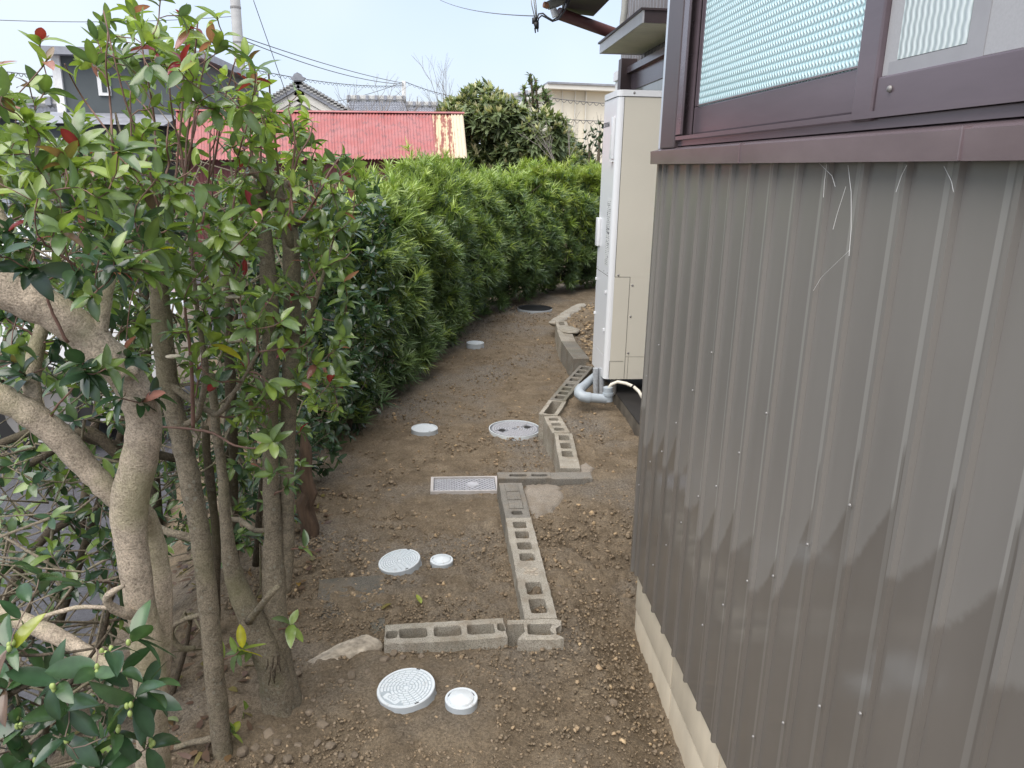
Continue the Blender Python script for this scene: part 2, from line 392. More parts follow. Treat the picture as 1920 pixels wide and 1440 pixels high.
def leaf_material(name, gloss=.3, trans=.35, sheen=.55):
    m, t, b = mat(name)
    at = N(t, 'ShaderNodeAttribute'); at.attribute_name = 'tint'
    v = geoco(t); n = noisetex(t, 35, 3, .5, v)
    k = ramp(t, n.outputs[0], [(.3, (.8, .8, .8)), (.7, (1.18, 1.18, 1.18))])
    c = mixc(t, 1.0, at.outputs[0], k, 'MULTIPLY')
    t.links.new(c, b.inputs['Base Color']); b.inputs['Roughness'].default_value = gloss; b.inputs['Specular IOR Level'].default_value = sheen
    tr = N(t, 'ShaderNodeBsdfTranslucent')
    tcl = mixc(t, 1.0, c, (1.55, 1.6, .8), 'MULTIPLY'); t.links.new(tcl, tr.inputs[0])
    mx = N(t, 'ShaderNodeMixShader'); mx.inputs[0].default_value = trans
    t.links.new(b.outputs[0], mx.inputs[1]); t.links.new(tr.outputs[0], mx.inputs[2])
    t.links.new(mx.outputs[0], t.nodes['Material Output'].inputs[0]); return m
MT['leaf'] = leaf_material('glossy_leaf', .22, .32, .9)
MT['needle'] = leaf_material('hedge_leaf', .38, .22, .6)

def corr_paint(name, c, rust, amt, worn=None):
    m, t, b = mat(name); v = geoco(t, (1, 1, .12)); v2 = geoco(t)
    n = noisetex(t, 9, 6, .7, v); n2 = noisetex(t, 2.2, 5, .6, v2); n3 = noisetex(t, 40, 4, .7, v)
    c1 = ramp(t, n2.outputs[0], [(.3, tuple(x*.85 for x in c)), (.7, tuple(min(1, x*1.12) for x in c))])
    if worn: c1 = mixc(t, ramp(t, n2.outputs[0], [(.46, (0, 0, 0)), (.58, (.6, .6, .6))]), c1, worn)
    r = ramp(t, n.outputs[0], [(.62-amt, (0, 0, 0)), (.68-amt, (1, 1, 1))]); c1 = mixc(t, r, c1, rust)
    c1 = mixc(t, ramp(t, n3.outputs[0], [(.62, (0, 0, 0)), (.68, (.6, .6, .6))]), c1, tuple(x*.5 for x in rust))
    t.links.new(c1, b.inputs['Base Color']); b.inputs['Roughness'].default_value = .55; return m
MT['red_roof'] = corr_paint('faded_red_roof', (.37, .122, .116), (.24, .11, .11), .08, (.34, .15, .148))
def rust_stripes(name, c, rust, lo):
    m, t, b = mat(name); n = noisetex(t, 9, 3, .6, geoco(t, (1, .03, .03))); n2 = noisetex(t, 14, 5, .7, geoco(t, (1, .4, .5)))
    k = mathn(t, 'ADD', n.outputs[0], mathn(t, 'MULTIPLY', mathn(t, 'SUBTRACT', n2.outputs[0], .5), .55))
    c1 = mixc(t, ramp(t, k, [(lo, (0, 0, 0)), (lo+.05, (1, 1, 1))]), c, rust)
    c1 = mixc(t, ramp(t, n2.outputs[0], [(.58, (0, 0, 0)), (.7, (.5, .5, .5))]), c1, (.40, .20, .10))
    t.links.new(c1, b.inputs['Base Color']); b.inputs['Roughness'].default_value = .6; return m
MT['rust_roof'] = rust_stripes('rusting_cream_roof', (.55, .43, .275), (.24, .085, .065), .455)
MT['cream_roof'] = rust_stripes('cream_roof', (.56, .47, .34), (.40, .22, .13), .60)
MT['red_wall'] = corr_paint('dark_red_tin', (.115, .028, .028), (.05, .02, .02), .02)
MT['cream_wall'] = plain('cream_render', (.78, .73, .61), .8, .04, 1.5)
MT['white_wall'] = plain('white_render', (.74, .72, .66), .8, .05, 1.5)
MT['blue_white'] = plain('pale_blue_render', (.60, .66, .68), .8, .05, 1)
MT['green_wall'] = plain('dark_green_siding', (.075, .088, .092), .6, .1, 2)
MT['tile'] = plain('grey_roof_tile', (.27, .28, .31), .4, .25, 4)
MT['tile_pale'] = plain('weathered_ridge_tile', (.34, .34, .33), .6, .3, 8)
MT['shutter'] = plain('beige_shutter', (.50, .43, .36), .6)
MT['frame_white'] = plain('white_frame', (.75, .75, .74), .4)
MT['dim_glass'] = plain('dim_glass', (.05, .06, .06), .1)
MT['pole'] = plain('concrete_pole', (.50, .50, .49), .8, .08, 6)
MT['wire'] = plain('cable', (.10, .10, .105), .6)
MT['asphalt'] = plain('wet_asphalt', (.075, .075, .085), .34, .4, 60, .6)
MT['car'] = plain('white_car_paint', (.74, .74, .75), .2, .02, 2, 0, .5, 0, (1, 1, 1), .8)
MT['car_glass'] = plain('car_glass', (.03, .035, .04), .06)
MT['tyre'] = plain('tyre', (.02, .02, .02), .8)
MT['lens'] = plain('red_lens', (.4, .02, .02), .2)
MT['web'] = plain('cobweb_silk', (.72, .72, .70), .8)
MT['wire_mesh'] = plain('galvanised_wire', (.10, .11, .10), .5)
MT['bare'] = plain('bare_branch', (.26, .235, .21), .9)

# ------------------------------------------------------------------ ground
KERB = [(2.12, .30), (3.40, .27), (3.41, .64), (4.10, .66), (4.32, .63), (4.80, .72), (5.55, 1.08), (5.86, 1.06), (7.45, 1.13), (8.4, 1.5), (9.4, 2.1), (12, 3.2)]
KY = np.array([k[0] for k in KERB]); KX = np.array([k[1] for k in KERB])
def sstep(x, a, b): t = np.clip((x-a)/(b-a), 0, 1); return t*t*(3-2*t)
def gz(x, y):
    x = np.asarray(x, float); y = np.asarray(y, float)
    xk = np.interp(y, KY, KX)
    zl = np.interp(y, [1.2, 2.1, 2.3, 2.8, 3.4, 4.0, 5, 7, 9, 10, 14], [.0, .0, -.008, -.025, -.065, -.10, -.12, -.12, -.10, -.08, -.08])
    zr = np.interp(y, [1.2, 2.2, 2.6, 3.4, 5, 9, 14], [-.0, .035, .035, .03, .03, .045, .05])
    zr = zr - sstep(x, .40, .66)*np.interp(y, [0, 2.3, 3.2], [.09, .09, .0])
    side = sstep(x - xk, -.035, .035)
    z = zl*(1-side) + zr*side
    front = 1-sstep(y, 2.12, 2.17)
    zf = np.interp(y, [0, 1.6, 2.15], [-.01, .004, .030]) - sstep(x, .40, .66)*.09
    wl = sstep(x, -.42, -.24)
    front = front*wl + (1-sstep(y, 1.95, 2.5))*(1-wl)
    z = z*(1-front) + zf*front
    z = z - sstep(-x, .62+np.clip((y-2.2)*.02, 0, .1), 1.7)*.42*(1-sstep(y, 3.2, 5.0)*.35)
    return z
def gzf(x, y): return float(gz(x, y))

def axis(lo, hi, near, step, grow, far):
    a = list(np.arange(lo, hi, step)); s = step; x = hi
    while x < far: a.append(x); s *= grow; x += s
    s = step; x = lo-step; b = []
    while x > -far: b.append(x); s *= grow; x -= s
    return np.array(b[::-1]+a)
xs = axis(-.95, .80, 0, .0068, 1.10, 400)
ys = [-400, -150, -60, -20, -6, -2, -.5, .2, .6, .8]; y = .95
while y < 12: ys.append(y); y += .0046*max(y, 1.2)
s = .2
while y < 400: ys.append(y); s *= 1.25; y += s
ys = np.array(ys)
XX, YY = np.meshgrid(xs, ys); ZZ = gz(XX, YY)
def fbm(x, y, seed, octs):
    r = np.random.default_rng(seed); out = np.zeros_like(x)
    for sc, am in octs:
        n = 256; g = r.random((n, n)); u = x*sc+r.random()*50; v = y*sc+r.random()*50
        i = np.floor(u).astype(int); j = np.floor(v).astype(int); a = u-i; b = v-j; a = a*a*(3-2*a); b = b*b*(3-2*b)
        q = lambda ii, jj: g[ii % n, jj % n]
        out += am*((q(i, j)*(1-a)+q(i+1, j)*a)*(1-b)+(q(i, j+1)*(1-a)+q(i+1, j+1)*a)*b-.5)
    return out
near = np.clip(1-(np.hypot(XX, YY-4)-7)/6, 0, 1)
pc_ = atZ(1015, 938, .03); near = near*(1-.9*np.exp(-(np.hypot((XX-pc_.x)/.17, (YY-pc_.y)/.28))**4))
rough = np.clip(.6+1.9*(fbm(XX, YY, 5, [(1.6, 1.0)])+.25), .45, 1.25)
ZZ = ZZ + near*(fbm(XX, YY, 3, [(3, .022), (8, .012)]) + rough*fbm(XX, YY, 4, [(14, .012), (26, .012), (45, .011), (80, .0095)]))
# two boot prints pressed into the soft soil in front
for (px_, py_) in ((1010, 1300), (1015, 1385)):
    c = atZ(px_, py_, 0); d = np.hypot((XX-c.x)/.055, (YY-c.y)/.05)
    ZZ -= .004*np.exp(-d**4)
ny, nx = XX.shape
V = np.stack([XX, YY, ZZ], -1).reshape(-1, 3)
ii = (np.arange(ny-1)[:, None]*nx+np.arange(nx-1)[None, :]).ravel()
Fg = np.stack([ii, ii+1, ii+nx+1, ii+nx], -1)
ground = link('ground', np_mesh('ground', V, Fg, MT['soil'])); tag(ground, kind='structure')
ground['label'] = 'brown bare soil path and yard beside the house'

# loose clods and gravel lying on the soil
def ico(n=1):
    bm = bmesh.new(); bmesh.ops.create_icosphere(bm, subdivisions=n, radius=1)
    v = np.array([x.co[:] for x in bm.verts]); f = np.array([[q.index for q in x.verts] for x in bm.faces]); bm.free(); return v, f
IV, IF = ico(1)
def scatter_clods(n, box, smin, smax, keep=None, seed=1, cols=((1, 1, 1),), power=2.5):
    r = np.random.default_rng(seed)
    x0, x1, y0, y1 = box; y = y0+(y1-y0)*r.random(n)**1.5; x = x0+(x1-x0)*r.random(n)
    if keep is not None: k = keep(x, y, r); x, y = x[k], y[k]
    n = len(x); s = smin+(smax-smin)*r.random(n)**power
    q = r.normal(size=(n, 3, 3)); q, _ = np.linalg.qr(q)
    sc = s[:, None, None]*(.6+.6*r.random((n, 1, 3)))*(1+.30*r.normal(size=(n, len(IV), 1)).clip(-1.4, 1.4))
    V = (IV[None]*sc)@q; V[..., 2] *= .75
    z = gz(x, y)+s*.28
    V = V+np.stack([x, y, z], -1)[:, None]
    Fk = IF[None]+(np.arange(n)*len(IV))[:, None, None]
    c = np.array(cols)[r.integers(0, len(cols), n)]*(.75+.5*r.random((n, 1)))
    T = np.repeat(c[:, None], len(IV), 1).reshape(-1, 3)
    return V.reshape(-1, 3), Fk.reshape(-1, 3), T
CC = [(1, 1, 1), (1, .97, .93), (1.1, 1.1, 1.12), (.9, .88, .85), (1.15, 1.1, 1.02), (1.5, 1.42, 1.3)]
def keep_soil(x, y, r):
    return (x > -1.0-.1*y) & (x < np.where(y < 2.45, .64, 2.2)) & (r.random(len(x)) < .35+.9*np.clip(fbm(x, y, 9, [(2.0, 1.6)])+.3, 0, 1))
V1, F1, T1 = scatter_clods(62000, (-.9, 1.9, 1.2, 9), .0018, .0085, keep_soil, 21, CC, 4.6)
V1b, F1b, T1b = scatter_clods(34000, (-.75, .64, 1.2, 3.4), .0015, .0062, lambda x, y, r: r.random(len(x)) < .3+.8*np.clip(fbm(x, y, 19, [(3.0, 1.6)])+.35, 0, 1), 28, CC[:5], 1.8)
V1 = np.concatenate([V1, V1b]); F1 = np.concatenate([F1, F1b+len(V1)-len(V1b)]); T1 = np.concatenate([T1, T1b])
o = link('soil_clods', np_mesh('soil_clods', V1, F1, MT['clod'], T1, False)); tag(o, kind='stuff'); o['label'] = 'loose crumbs and clods of brown soil lying on the ground'
def keep_lumps(x, y, r):
    xk = np.interp(y, KY, KX); return (x > -.75+(y-3.4)*.24) & (x < np.where(y < 4.7, 1.0, xk-.1)) & (np.abs(x-xk) > .07) & (r.random(len(x)) < .25+.9*np.clip(fbm(x, y, 14, [(1.7, 1.6)])+.35, 0, 1))
V3, F3, T3 = scatter_clods(13000, (-.8, 1.6, 2.5, 9.6), .003, .0135, keep_lumps, 25, [(1, 1, 1), (1.1, 1.06, 1), (.9, .88, .85), (1.2, 1.15, 1.08), (1.0, .95, .9), (1.75, 1.62, 1.4)], 2.6)
o = link('soil_lumps', np_mesh('soil_lumps', V3, F3, MT['clod'], T3, False)); tag(o, kind='stuff'); o['label'] = 'flat lumps of broken soil and chips along the path'
def keep_gravel(x, y, r):
    a = (np.abs(x-.42) < .10+.1*r.random(len(x))) & (y > 2.1) & (y < 2.75)
    b = (x > 1.15) & (x < 2.0) & (y > 5.8) & (y < 8.6); c = (x > .45) & (x < .64) & (y < 2.3)
    return a | b | c
V4, F4, T4 = scatter_clods(3800, (1.0, 2.2, 5.6, 9.2), .005, .021, lambda x, y, r: (x > np.interp(y, KY, KX)+.07) & (y > 5.6), 31, [(1.5, 1.4, 1.25), (1.2, 1.15, 1.05), (1.9, 1.8, 1.6), (1, 1, 1)], 1.8)
V2, F2, T2 = scatter_clods(6500, (.2, 2.0, 1.3, 8.6), .0025, .011, keep_gravel, 22, [(1.6, 1.5, 1.36), (2.2, 2.1, 1.85), (1.05, 1.05, 1.05), (1.2, 1.2, 1.25)], 2.2)
V2, F2, T2 = np.concatenate([V2, V4]), np.concatenate([F2, F4+len(V2)]), np.concatenate([T2, T4])
o = link('gravel', np_mesh('gravel', V2, F2, MT['clod'], T2, False)); tag(o, kind='stuff'); o['label'] = 'pale gravel strewn beside the block kerb and house wall'

road = MB(); road.add([(-60, -20, -.375), (-1.42, -20, -.375), (-1.42, 3.4, -.375), (-2.3, 7.5, -.375), (-2.3, 60, -.375), (-60, 60, -.375)], [(0, 1, 2, 3, 4, 5)])
ro = road.build('road', MT['asphalt']); tag(ro, 'wet grey asphalt glimpsed through the shrubs', kind='structure')
# cut the soil away under the road: lower the terrain there
me = ground.data; co = np.empty(len(me.vertices)*3, np.float32); me.vertices.foreach_get('co', co); co = co.reshape(-1, 3)
mk = (co[:, 0] < -1.5-np.clip((co[:, 1]-3.4)*.2, 0, .85)); co[mk, 2] = np.minimum(co[mk, 2], -.40)-.03
me.vertices.foreach_set('co', co.ravel()); me.update()

# ------------------------------------------------------------------ house
XW = .64                                  # face of the near wall's siding
ZB, ZS = .178, 1.520                      # bottom of the siding, underside of the sill flashing
house = thing('house', 'house wall of ribbed taupe metal siding with brown framed windows beside the path', 'house', (1.2, 1.2, 0))
y1_ = atX(1807, 305, XW).y; y2_ = atX(1292, 305, XW).y; PITCH = (y2_-y1_)/10
YC = 2.335                                # corner of the near wall
def siding_strip():
    rows = 15; prof = [(-.0075, 0), (-.005, -.008), (.005, -.008), (.0075, 0), (.030, 0), (PITCH*.55, 0), (PITCH-.0305, 0), (PITCH-.0076, 0)]
    vs = []; fs = []; n = len(prof)
    for r in range(rows):
        z = ZB + (ZS+.012-ZB)*r/(rows-1)
        for (yy, xx) in prof:
            vs.append((XW + xx, yy, z))
    for r in range(rows-1):
        for i in range(n-1):
            fs.append((r*n+i, r*n+i+1, (r+1)*n+i+1, (r+1)*n+i))
    return vs, fs
sv_, sf_ = siding_strip()
k0 = -int((y1_+.3)/PITCH)
screw_me = MB().lathe([(.0, .003), (.002, .0027), (.003, .0012), (.0032, 0)], 8, mat=Matrix.Rotation(R_(-90), 4, 'Y')).mesh('screw_head', MT['steel'], True)
k = k0
while True:
    yb = y1_ + k*PITCH
    if yb > YC-.03: break
    top = min(PITCH, YC-yb)
    vs = []
    for (x, yy, z) in sv_:
        yy2 = yb+min(yy, YC-.012-yb)
        w = .0005*nrm((yy2*7, z*2.2, 3.3)) + .0004*nrm((yy2*2, z*.9, 8.1))
        wn_k = max(0., min(1., (yy-.016)/.03, (PITCH-.0076-yy)/.03)); vs.append((x+w*wn_k, yy2, z))
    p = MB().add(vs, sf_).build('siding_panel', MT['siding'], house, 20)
    if 0 <= k < 13:
        for q in range(2):
            zz = ZB+.16+ (.37 if q else 0) + .42*((k*37) % 10)/10
            s = link('screw', screw_me, p, None, False); s.location = (XW-.012, yb+.003, zz)
    k += 1
# corner: return flashing and the wall running back
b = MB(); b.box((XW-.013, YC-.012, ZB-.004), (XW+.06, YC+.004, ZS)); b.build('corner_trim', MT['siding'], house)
b = MB(); b.box((XW+.012, -3, ZB+.012), (XW+.03, YC-.014, ZS)); b.box((XW+.061, YC-.03, -.2), (1.66, YC-.002, 3.2)); b.build('wall', MT['far_siding'], house)
# foundation: painted blocks in two courses, slightly behind the siding
XF = XW+.010
jy = [YC-.02 - .01]
fy_ = YC-.01; c = 0
zc = .03
for course, (za, zb2) in enumerate(((zc+.004, ZB+.03), (-.35, zc-.002))):
    yy = YC-.012; first = .44
    while yy > -1.0:
        L = first if first else .394; first = 0
        bb = MB().box((XF+(0 if course == 0 else .003), yy-L+.006, za), (XF+.10, yy, zb2), .006)
        bb.build('foundation_block', MT['found'], house, 40); yy -= L
    
# sill flashing
y_far = YC+.012
b = MB(); prof = [(XW-.032, ZS-.002), (XW-.034, ZS+.034), (XW-.012, ZS+.040), (XW+.005, ZS+.046), (XW+.005, ZS-.002)]
b.prism([(x, -1.2, z) for x, z in prof], (0, y_far+1.2, 0)); b.build('sill_flashing', MT['sill'], house)
for yj in (1.62, .905):
    b = MB().box((XW-.0352, yj-.0015, ZS-.0015), (XW-.02, yj+.0015, ZS+.0375)); b.build('flashing_lap', MT['sill'], house)
# corner post beside the window with a light aluminium edge
b = MB(); b.box((XW-.018, 2.165, ZS+.041), (XW+.10, YC-.03, 3.3), .003); b.build('corner_post', MT['post'], house)
b = MB(); b.box((XW-.012, YC-.0295, ZS+.041), (XW+.10, YC+.012, 3.3), .002); b.build('corner_edging', MT['alu'], house)
# window
zt0 = ZS+.048
win = MB()
win.box((XW-.006, -1.2, ZS+.0455), (XW+.09, 2.164, zt0+.012)); win.box((XW-.016, -1.2, zt0+.0125), (XW-.012, 2.16, zt0+.022)); win.box((XW+.004, -1.2, zt0+.0125), (XW+.008, 2.16, zt0+.024)); win.box((XW+.03, -1.2, zt0+.0125), (XW+.034, 2.16, zt0+.026))
win.box((XW-.016, 2.118, zt0+.0265), (XW-.010, 2.163, 2.75)); win.box((XW+.006, 2.105, zt0+.0265), (XW+.012, 2.163, 2.75)); win.box((XW+.034, 2.10, zt0+.0265), (XW+.085, 2.163, 2.75)); win.box((XW-.016, -1.2, 2.75), (XW+.09, 2.163, 2.83))
wf = win.build('window', MT['sash'], house); wf['label'] = 'bronze sliding window with patterned glass'
# far sash (patterned glass)
zr0, zr1 = zt0+.026, ZS+.142
def sash(x0, x1, ya, yb, stile, name='sash_frame'):
    m = MB(); m.box((x0, ya, zr0), (x1, yb, zr1), .003)
    m.box((x0, ya, zr1+.0005), (x1, ya+stile, 2.74), .003); m.box((x0, yb-.03, zr1+.0005), (x1, yb, 2.74), .003); return m
sf = sash(XW+.012, XW+.030, 1.175, 2.100, .055).build('sash', MT['sash'], house)
b = MB().box((XW+.0135, 1.235, zr1-.0005), (XW+.0165, 2.0695, 2.73)); b.build('glass_pane', MT['glass'], sf)
b = MB(); b.box((XW+.010, 1.23, zr1+.001), (XW+.0133, 2.0695, zr1+.004)); b.build('glazing_bead', MT['sill'], sf)
# near sash, behind the insect screen
ns = sash(XW+.036, XW+.055, -.4, 1.225, .06).build('sash', MT['sash'], house)
b = MB().box((XW+.040, -.35, zr1), (XW+.043, 1.16, 2.73)); b.build('glass_pane', MT['clear_glass'], ns)
# insect screen panel on the outer track
sc = MB(); sc.box((XW-.010, -.4, zt0+.014), (XW+.004, 1.1575, ZS+.118), .003); sc.box((XW-.014, 1.158, zt0+.010), (XW+.004, 1.215, 2.74), .003)
scf = sc.build('screen_frame', MT['sash'], house); scf['label'] = 'insect screen frame sliding before the near window sash'
b = MB().box((XW-.004, -.35, ZS+.119), (XW-.002, 1.157, 2.73)); b.build('screen_mesh', MT['screen'], scf)
wa_, wb_ = atX(1682, 112, XW-.005), atX(1812, 84, XW-.005)
b = MB().box((XW-.0052, wb_.y, wa_.z), (XW-.0042, wa_.y, 2.6)); gp = b.build('glass_strip', MT['ribbed_glass'], scf)
b = MB(); b.box((XW-.0050, wb_.y-.034, wa_.z-.055), (XW-.0043, wb_.y-.001, 2.6)); b.box((XW-.0050, wb_.y-.001, wa_.z-.055), (XW-.0043, wa_.y+.02, wa_.z-.001)); b.build('inner_stile', MT['inner_frame'], scf)
b = MB().lathe([(0, .004), (.004, .0035), (.005, .001), (.005, 0)], 10, mat=Matrix.Translation((XW-.0105, 1.118, ZS+.098)) @ Matrix.Rotation(R_(-90), 4, 'Y')); b.build('rivet', MT['steel'], scf, True)
# inside: pale room wall so that nothing dark shows
# far part of the house
XB = 1.65
ye = atX(1166, 145, XB).y
def ribs(y0, y1, z0, z1, pitch):
    n = int(round((y1-y0)/pitch)); mesh = None
    for i in range(n):
        a = y0+i*pitch
        p = [(XB, a), (XB-.014, a+.012), (XB-.014, a+.034), (XB, a+.046), (XB, a+pitch-.0003)]
        vs = [(x, y, z) for z in (z0, z1) for x, y in p]
        MB().add(vs, [(j, j+1, 5+j+1, 5+j) for j in range(4)]).build('siding_panel', MT['far_siding'], house)
ribs(4.0, ye, 1.2, 4.2, .105)
b = MB(); b.box((XB+.004, YC-.001, -.2), (XB+.2, ye, 4.2)); b.box((XB-.014, ye-.002, -.2), (XB+.25, ye+.03, 4.2)); b.box((XB+.2, ye-.03, -.2), (9, ye, 4.2)); b.build('wall', MT['far_siding'], house)
# window canopy
ya, yb = atX(1208, 101, XB).y, 5.35
xc = atY(1124, 97, ya).x; zc0 = atX(1208, 101, XB).z
cn = MB(); cn.box((xc+.012, yb+.011, zc0), (XB-.016, ya-.011, zc0+.012)); can = cn.build('window_canopy', MT['soffit'], house)
can['label'] = 'flat window canopy with a ribbed cream underside'
b = MB()
nb = 22
for i in range(nb): b.box((xc+.014+(XB-xc-.03)*i/nb, yb+.012, zc0-.004), (xc+.014+(XB-xc-.03)*(i+.82)/nb, ya-.012, zc0-.0003))
b.build('soffit_slats', MT['soffit'], can)
b = MB(); b.box((xc, yb, zc0-.012), (xc+.0115, ya, zc0+.062)); b.box((xc+.012, ya-.0105, zc0-.012), (XB-.015, ya, zc0+.062)); b.build('fascia', MT['fascia'], can)
b = MB(); b.box((xc+.012, yb, zc0-.012), (XB-.015, yb+.0105, zc0+.062)); b.build('end_fascia', MT['post'], can)
b = MB(); b.box((xc-.015, yb-.012, zc0+.0625), (XB, ya+.012, zc0+.076)); b.build('cover_sheet', MT['post'], can)
# shutter box and far window
ys0, ys1 = atX(1190, 140, XB).y, 7.55
zsh = atX(1190, 137, XB).z
b = MB(); b.box((XB-.075, ys0, .5), (XB-.015, ys1, zsh-.03)); sb = b.build('shutter_box', MT['frame_white'], house)
b = MB()
for i in range(18): b.box((XB-.083, ys0+.01, .6+i*.09), (XB-.0752, ys1-.01, .675+i*.09))
b.build('slats', MT['frame_white'], sb)
b = MB(); b.box((XB-.092, ys0-.01, zsh-.0295), (XB-.015, ys1+.02, zsh+.05)); b.build('box_head', MT['fascia'], sb)
b = MB(); b.box((XB-.15, ys0-.13, .5), (XB-.015, ys0-.011, zsh+.1)); b.build('box_post', MT['post'], sb)
b = MB(); b.box((XB-.10, 4.6, zsh-.02), (XB-.015, ys0-.131, zsh+.03)); b.box((XB-.06, 4.6, zsh-.16), (XB-.015, ys0-.131, zsh-.0205)); fw = b.build('window', MT['sash'], house)
b = MB(); b.box((XB-.05, 4.6, .9), (XB-.045, ys0-.132, zsh-.161)); b.build('glass_pane', MT['clear_glass'], fw)
# eave and downpipe high up
Yg = 6.55
g0 = atY(1052, 28, Yg); g1 = atY(1160, 66, Yg+.25)
dp = MB(); dp.tube([g0+Vector((-.02, 0, .01)), g1], .045, 14); dpo = dp.build('downpipe', MT['downpipe'], house, 50)
e0 = atY(1062, 20, Yg-.05); e1 = atY(1135, -2, Yg-1.7)
b = MB(); a0 = atY(1078, 22, 6.7)
zE = a0.z
b.prism([(a0.x-.10, 4.0, zE), (a0.x+.16, 4.0, zE-.02), (a0.x+.16, 6.75, zE-.02), (a0.x-.10, 6.75, zE)], (0, 0, .10))
b.prism([(a0.x+.16, 4.0, zE+.10), (a0.x-.4, 4.0, zE+.102), (a0.x-.4, 6.8, zE+.102), (a0.x+.16, 6.8, zE+.10)], (0, 0, .05)); 
b.build('eave', MT['eave'], house)
b = MB(); gq = atY(1030, 8, 6.5); 
b.tube([gq+Vector((-.01, 0, -.01)), gq+Vector((.06, .02, .02)), gq+Vector((.13, .05, .06))], [.032, .036, .036], 12); b.build('gutter_outlet', MT['conduit'], house, 50)
b = MB().tube([gq+Vector((-.045, -.01, -.005)), gq+Vector((-.012, 0, -.01))], [.022, .026], 10); b.build('outlet_cap', MT['clay'], house, 50)
b = MB().tube([gq+Vector((.03, 0, -.03)), gq+Vector((.055, 0, -.085))], [.025, .03], 10); b.build('outlet_elbow', MT['fascia'], house, 50)
b = MB().tube([atY(1172, -2, 7.2), atY(1171, 20, 7.2), atY(1168, 40, 7.2), atY(1168, 100, 7.2)], .03, 10); b.build('wall_conduit', MT['conduit'], house, 50)
# cable splice dangling from the eave
spl = thing('service_cable', 'black service cable splice dangling in the sky beside the house eave', 'cable', atY(1005, 45, 6.2))
b = MB(); pts = [atY(x, y, 6.2) for x, y in ((1063, -4), (1056, 14), (1046, 32), (1036, 38), (1026, 32), (1018, 25), (1010, 26), (1006, 36))]; b.tube(pts, .006, 6)
pts = [atY(x, y, 6.22) for x, y in ((1070, -4), (1060, 18), (1048, 36), (1036, 40), (1024, 33), (1016, 29), (1010, 34), (1008, 42))]; b.tube(pts, .006, 6); b.build('cable', MT['wire'], spl, True)
b = MB()
for dx in (-4, 1, 4): b.tube([atY(999+dx, -6, 6.2), atY(1001+dx, 10, 6.2), atY(1005+dx*.4, 36, 6.2)], .004, 5)
b.build('drop_wire', MT['conduit'], spl, True)
b = MB(); b.tube([atY(1002, 33, 6.2), atY(1003, 44, 6.2)], [.018, .022], 10); b.tube([atY(1005, 42, 6.19), atY(1007, 54, 6.19)], [.022, .014], 10); b.tube([atY(1003, 52, 6.2), atY(1004, 62, 6.2)], [.007, .004], 6); b.tube([atY(1008, 50, 6.2), atY(1008.5, 60, 6.2)], [.007, .004], 6)
b.build('splice_cover', MT['black'], spl, True)
# cobweb strands on the siding
cw = thing('cobweb', 'wispy white cobweb strands hanging on the taupe siding under the sill', 'cobweb', (XW-.02, 1.3, 1.4))
for path in (((1590, 310), (1596, 360), (1596, 430), (1592, 480)), ((1586, 350), (1570, 400), (1562, 430)), ((1550, 308), (1546, 340), (1544, 370)), ((1700, 310), (1690, 330), (1680, 360)), ((1770, 312), (1784, 340), (1788, 360)), ((1592, 470), (1540, 520), (1525, 545)), ((1536, 306), (1560, 330), (1566, 350))):
    MB().tube([atX(x, y, XW-.014) for x, y in path], .00045, 4).build('strand', MT['web'], cw)

# ------------------------------------------------------------------ water heater
HX0, HX1, HY0, HY1, HZ0, HZ1 = .995, 1.60, 4.66, 5.07, .215, 1.945
wh = thing('water_heater', 'tall cream water heater tank unit standing on a dark pad by the house corner', 'water heater', (1.3, 4.86, HZ0))
def rbox(a, b_, r, nseg=5):
    """vertical box with rounded vertical edges"""
    pts = []
    for (cx, cy, s) in ((b_[0]-r, b_[1]-r, 0), (a[0]+r, b_[1]-r, 90), (a[0]+r, a[1]+r, 180), (b_[0]-r, a[1]+r, 270)):
        for i in range(nseg+1): t = R_(s+90*i/nseg); pts.append((cx+r*math.cos(t), cy+r*math.sin(t)))
    return MB().prism([(x, y, a[2]) for x, y in pts], (0, 0, b_[2]-a[2]))
rbox((HX0+.004, HY0+.004, HZ0+.004), (HX1, HY1, HZ1-.04), .03).build('body', MT['seam'], wh, 40)
rbox((HX0-.006, HY0-.006, HZ1-.034), (HX1+.006, HY1+.006, HZ1), .036).build('top_cover', MT['heater_white'], wh, 40)
zsm = .865; zl = .36
# front (towards the path) panels: upper, lower, plinth; corner moulding; side panels (towards the camera)
MB().box((HX0, HY0+.03, zsm+.003), (HX0+.02, HY1-.008, HZ1-.037)).build('front_panel', MT['heater_white'], wh)
MB().box((HX0, HY0+.03, zl+.002), (HX0+.02, HY1-.008, zsm-.003)).build('front_panel', MT['heater_white'], wh)
MB().box((HX0, HY0+.03, HZ0), (HX0+.02, HY1-.008, zl-.002)).build('front_panel', MT['heater_white'], wh)
def corner(z0, z1):
    pts = [(HX0, HY0+.0295)]+[(HX0+.03+.03*math.cos(t), HY0+.03+.03*math.sin(t)) for t in [R_(180+9*i) for i in range(11)]]+[(HX0+.035, HY0), (HX0+.035, HY0+.0295)]
    return MB().prism([(x, y, z0) for x, y in pts], (0, 0, z1-z0))
corner(HZ0, HZ1-.037).build('corner_moulding', MT['heater_white'], wh, 40)
MB().box((HX0+.039, HY0, zsm+.002), (HX1-.004, HY0+.02, HZ1-.037)).build('side_panel', MT['heater_cream'], wh)
MB().box((HX0+.0355, HY0-.002, HZ0), (HX0+.130, HY0+.02, zsm-.002)).build('pipe_cover', MT['heater_cream'], wh)
MB().box((HX0+.134, HY0, zl+.002), (HX1-.004, HY0+.02, zsm+.0015)).build('side_panel', MT['heater_cream'], wh)
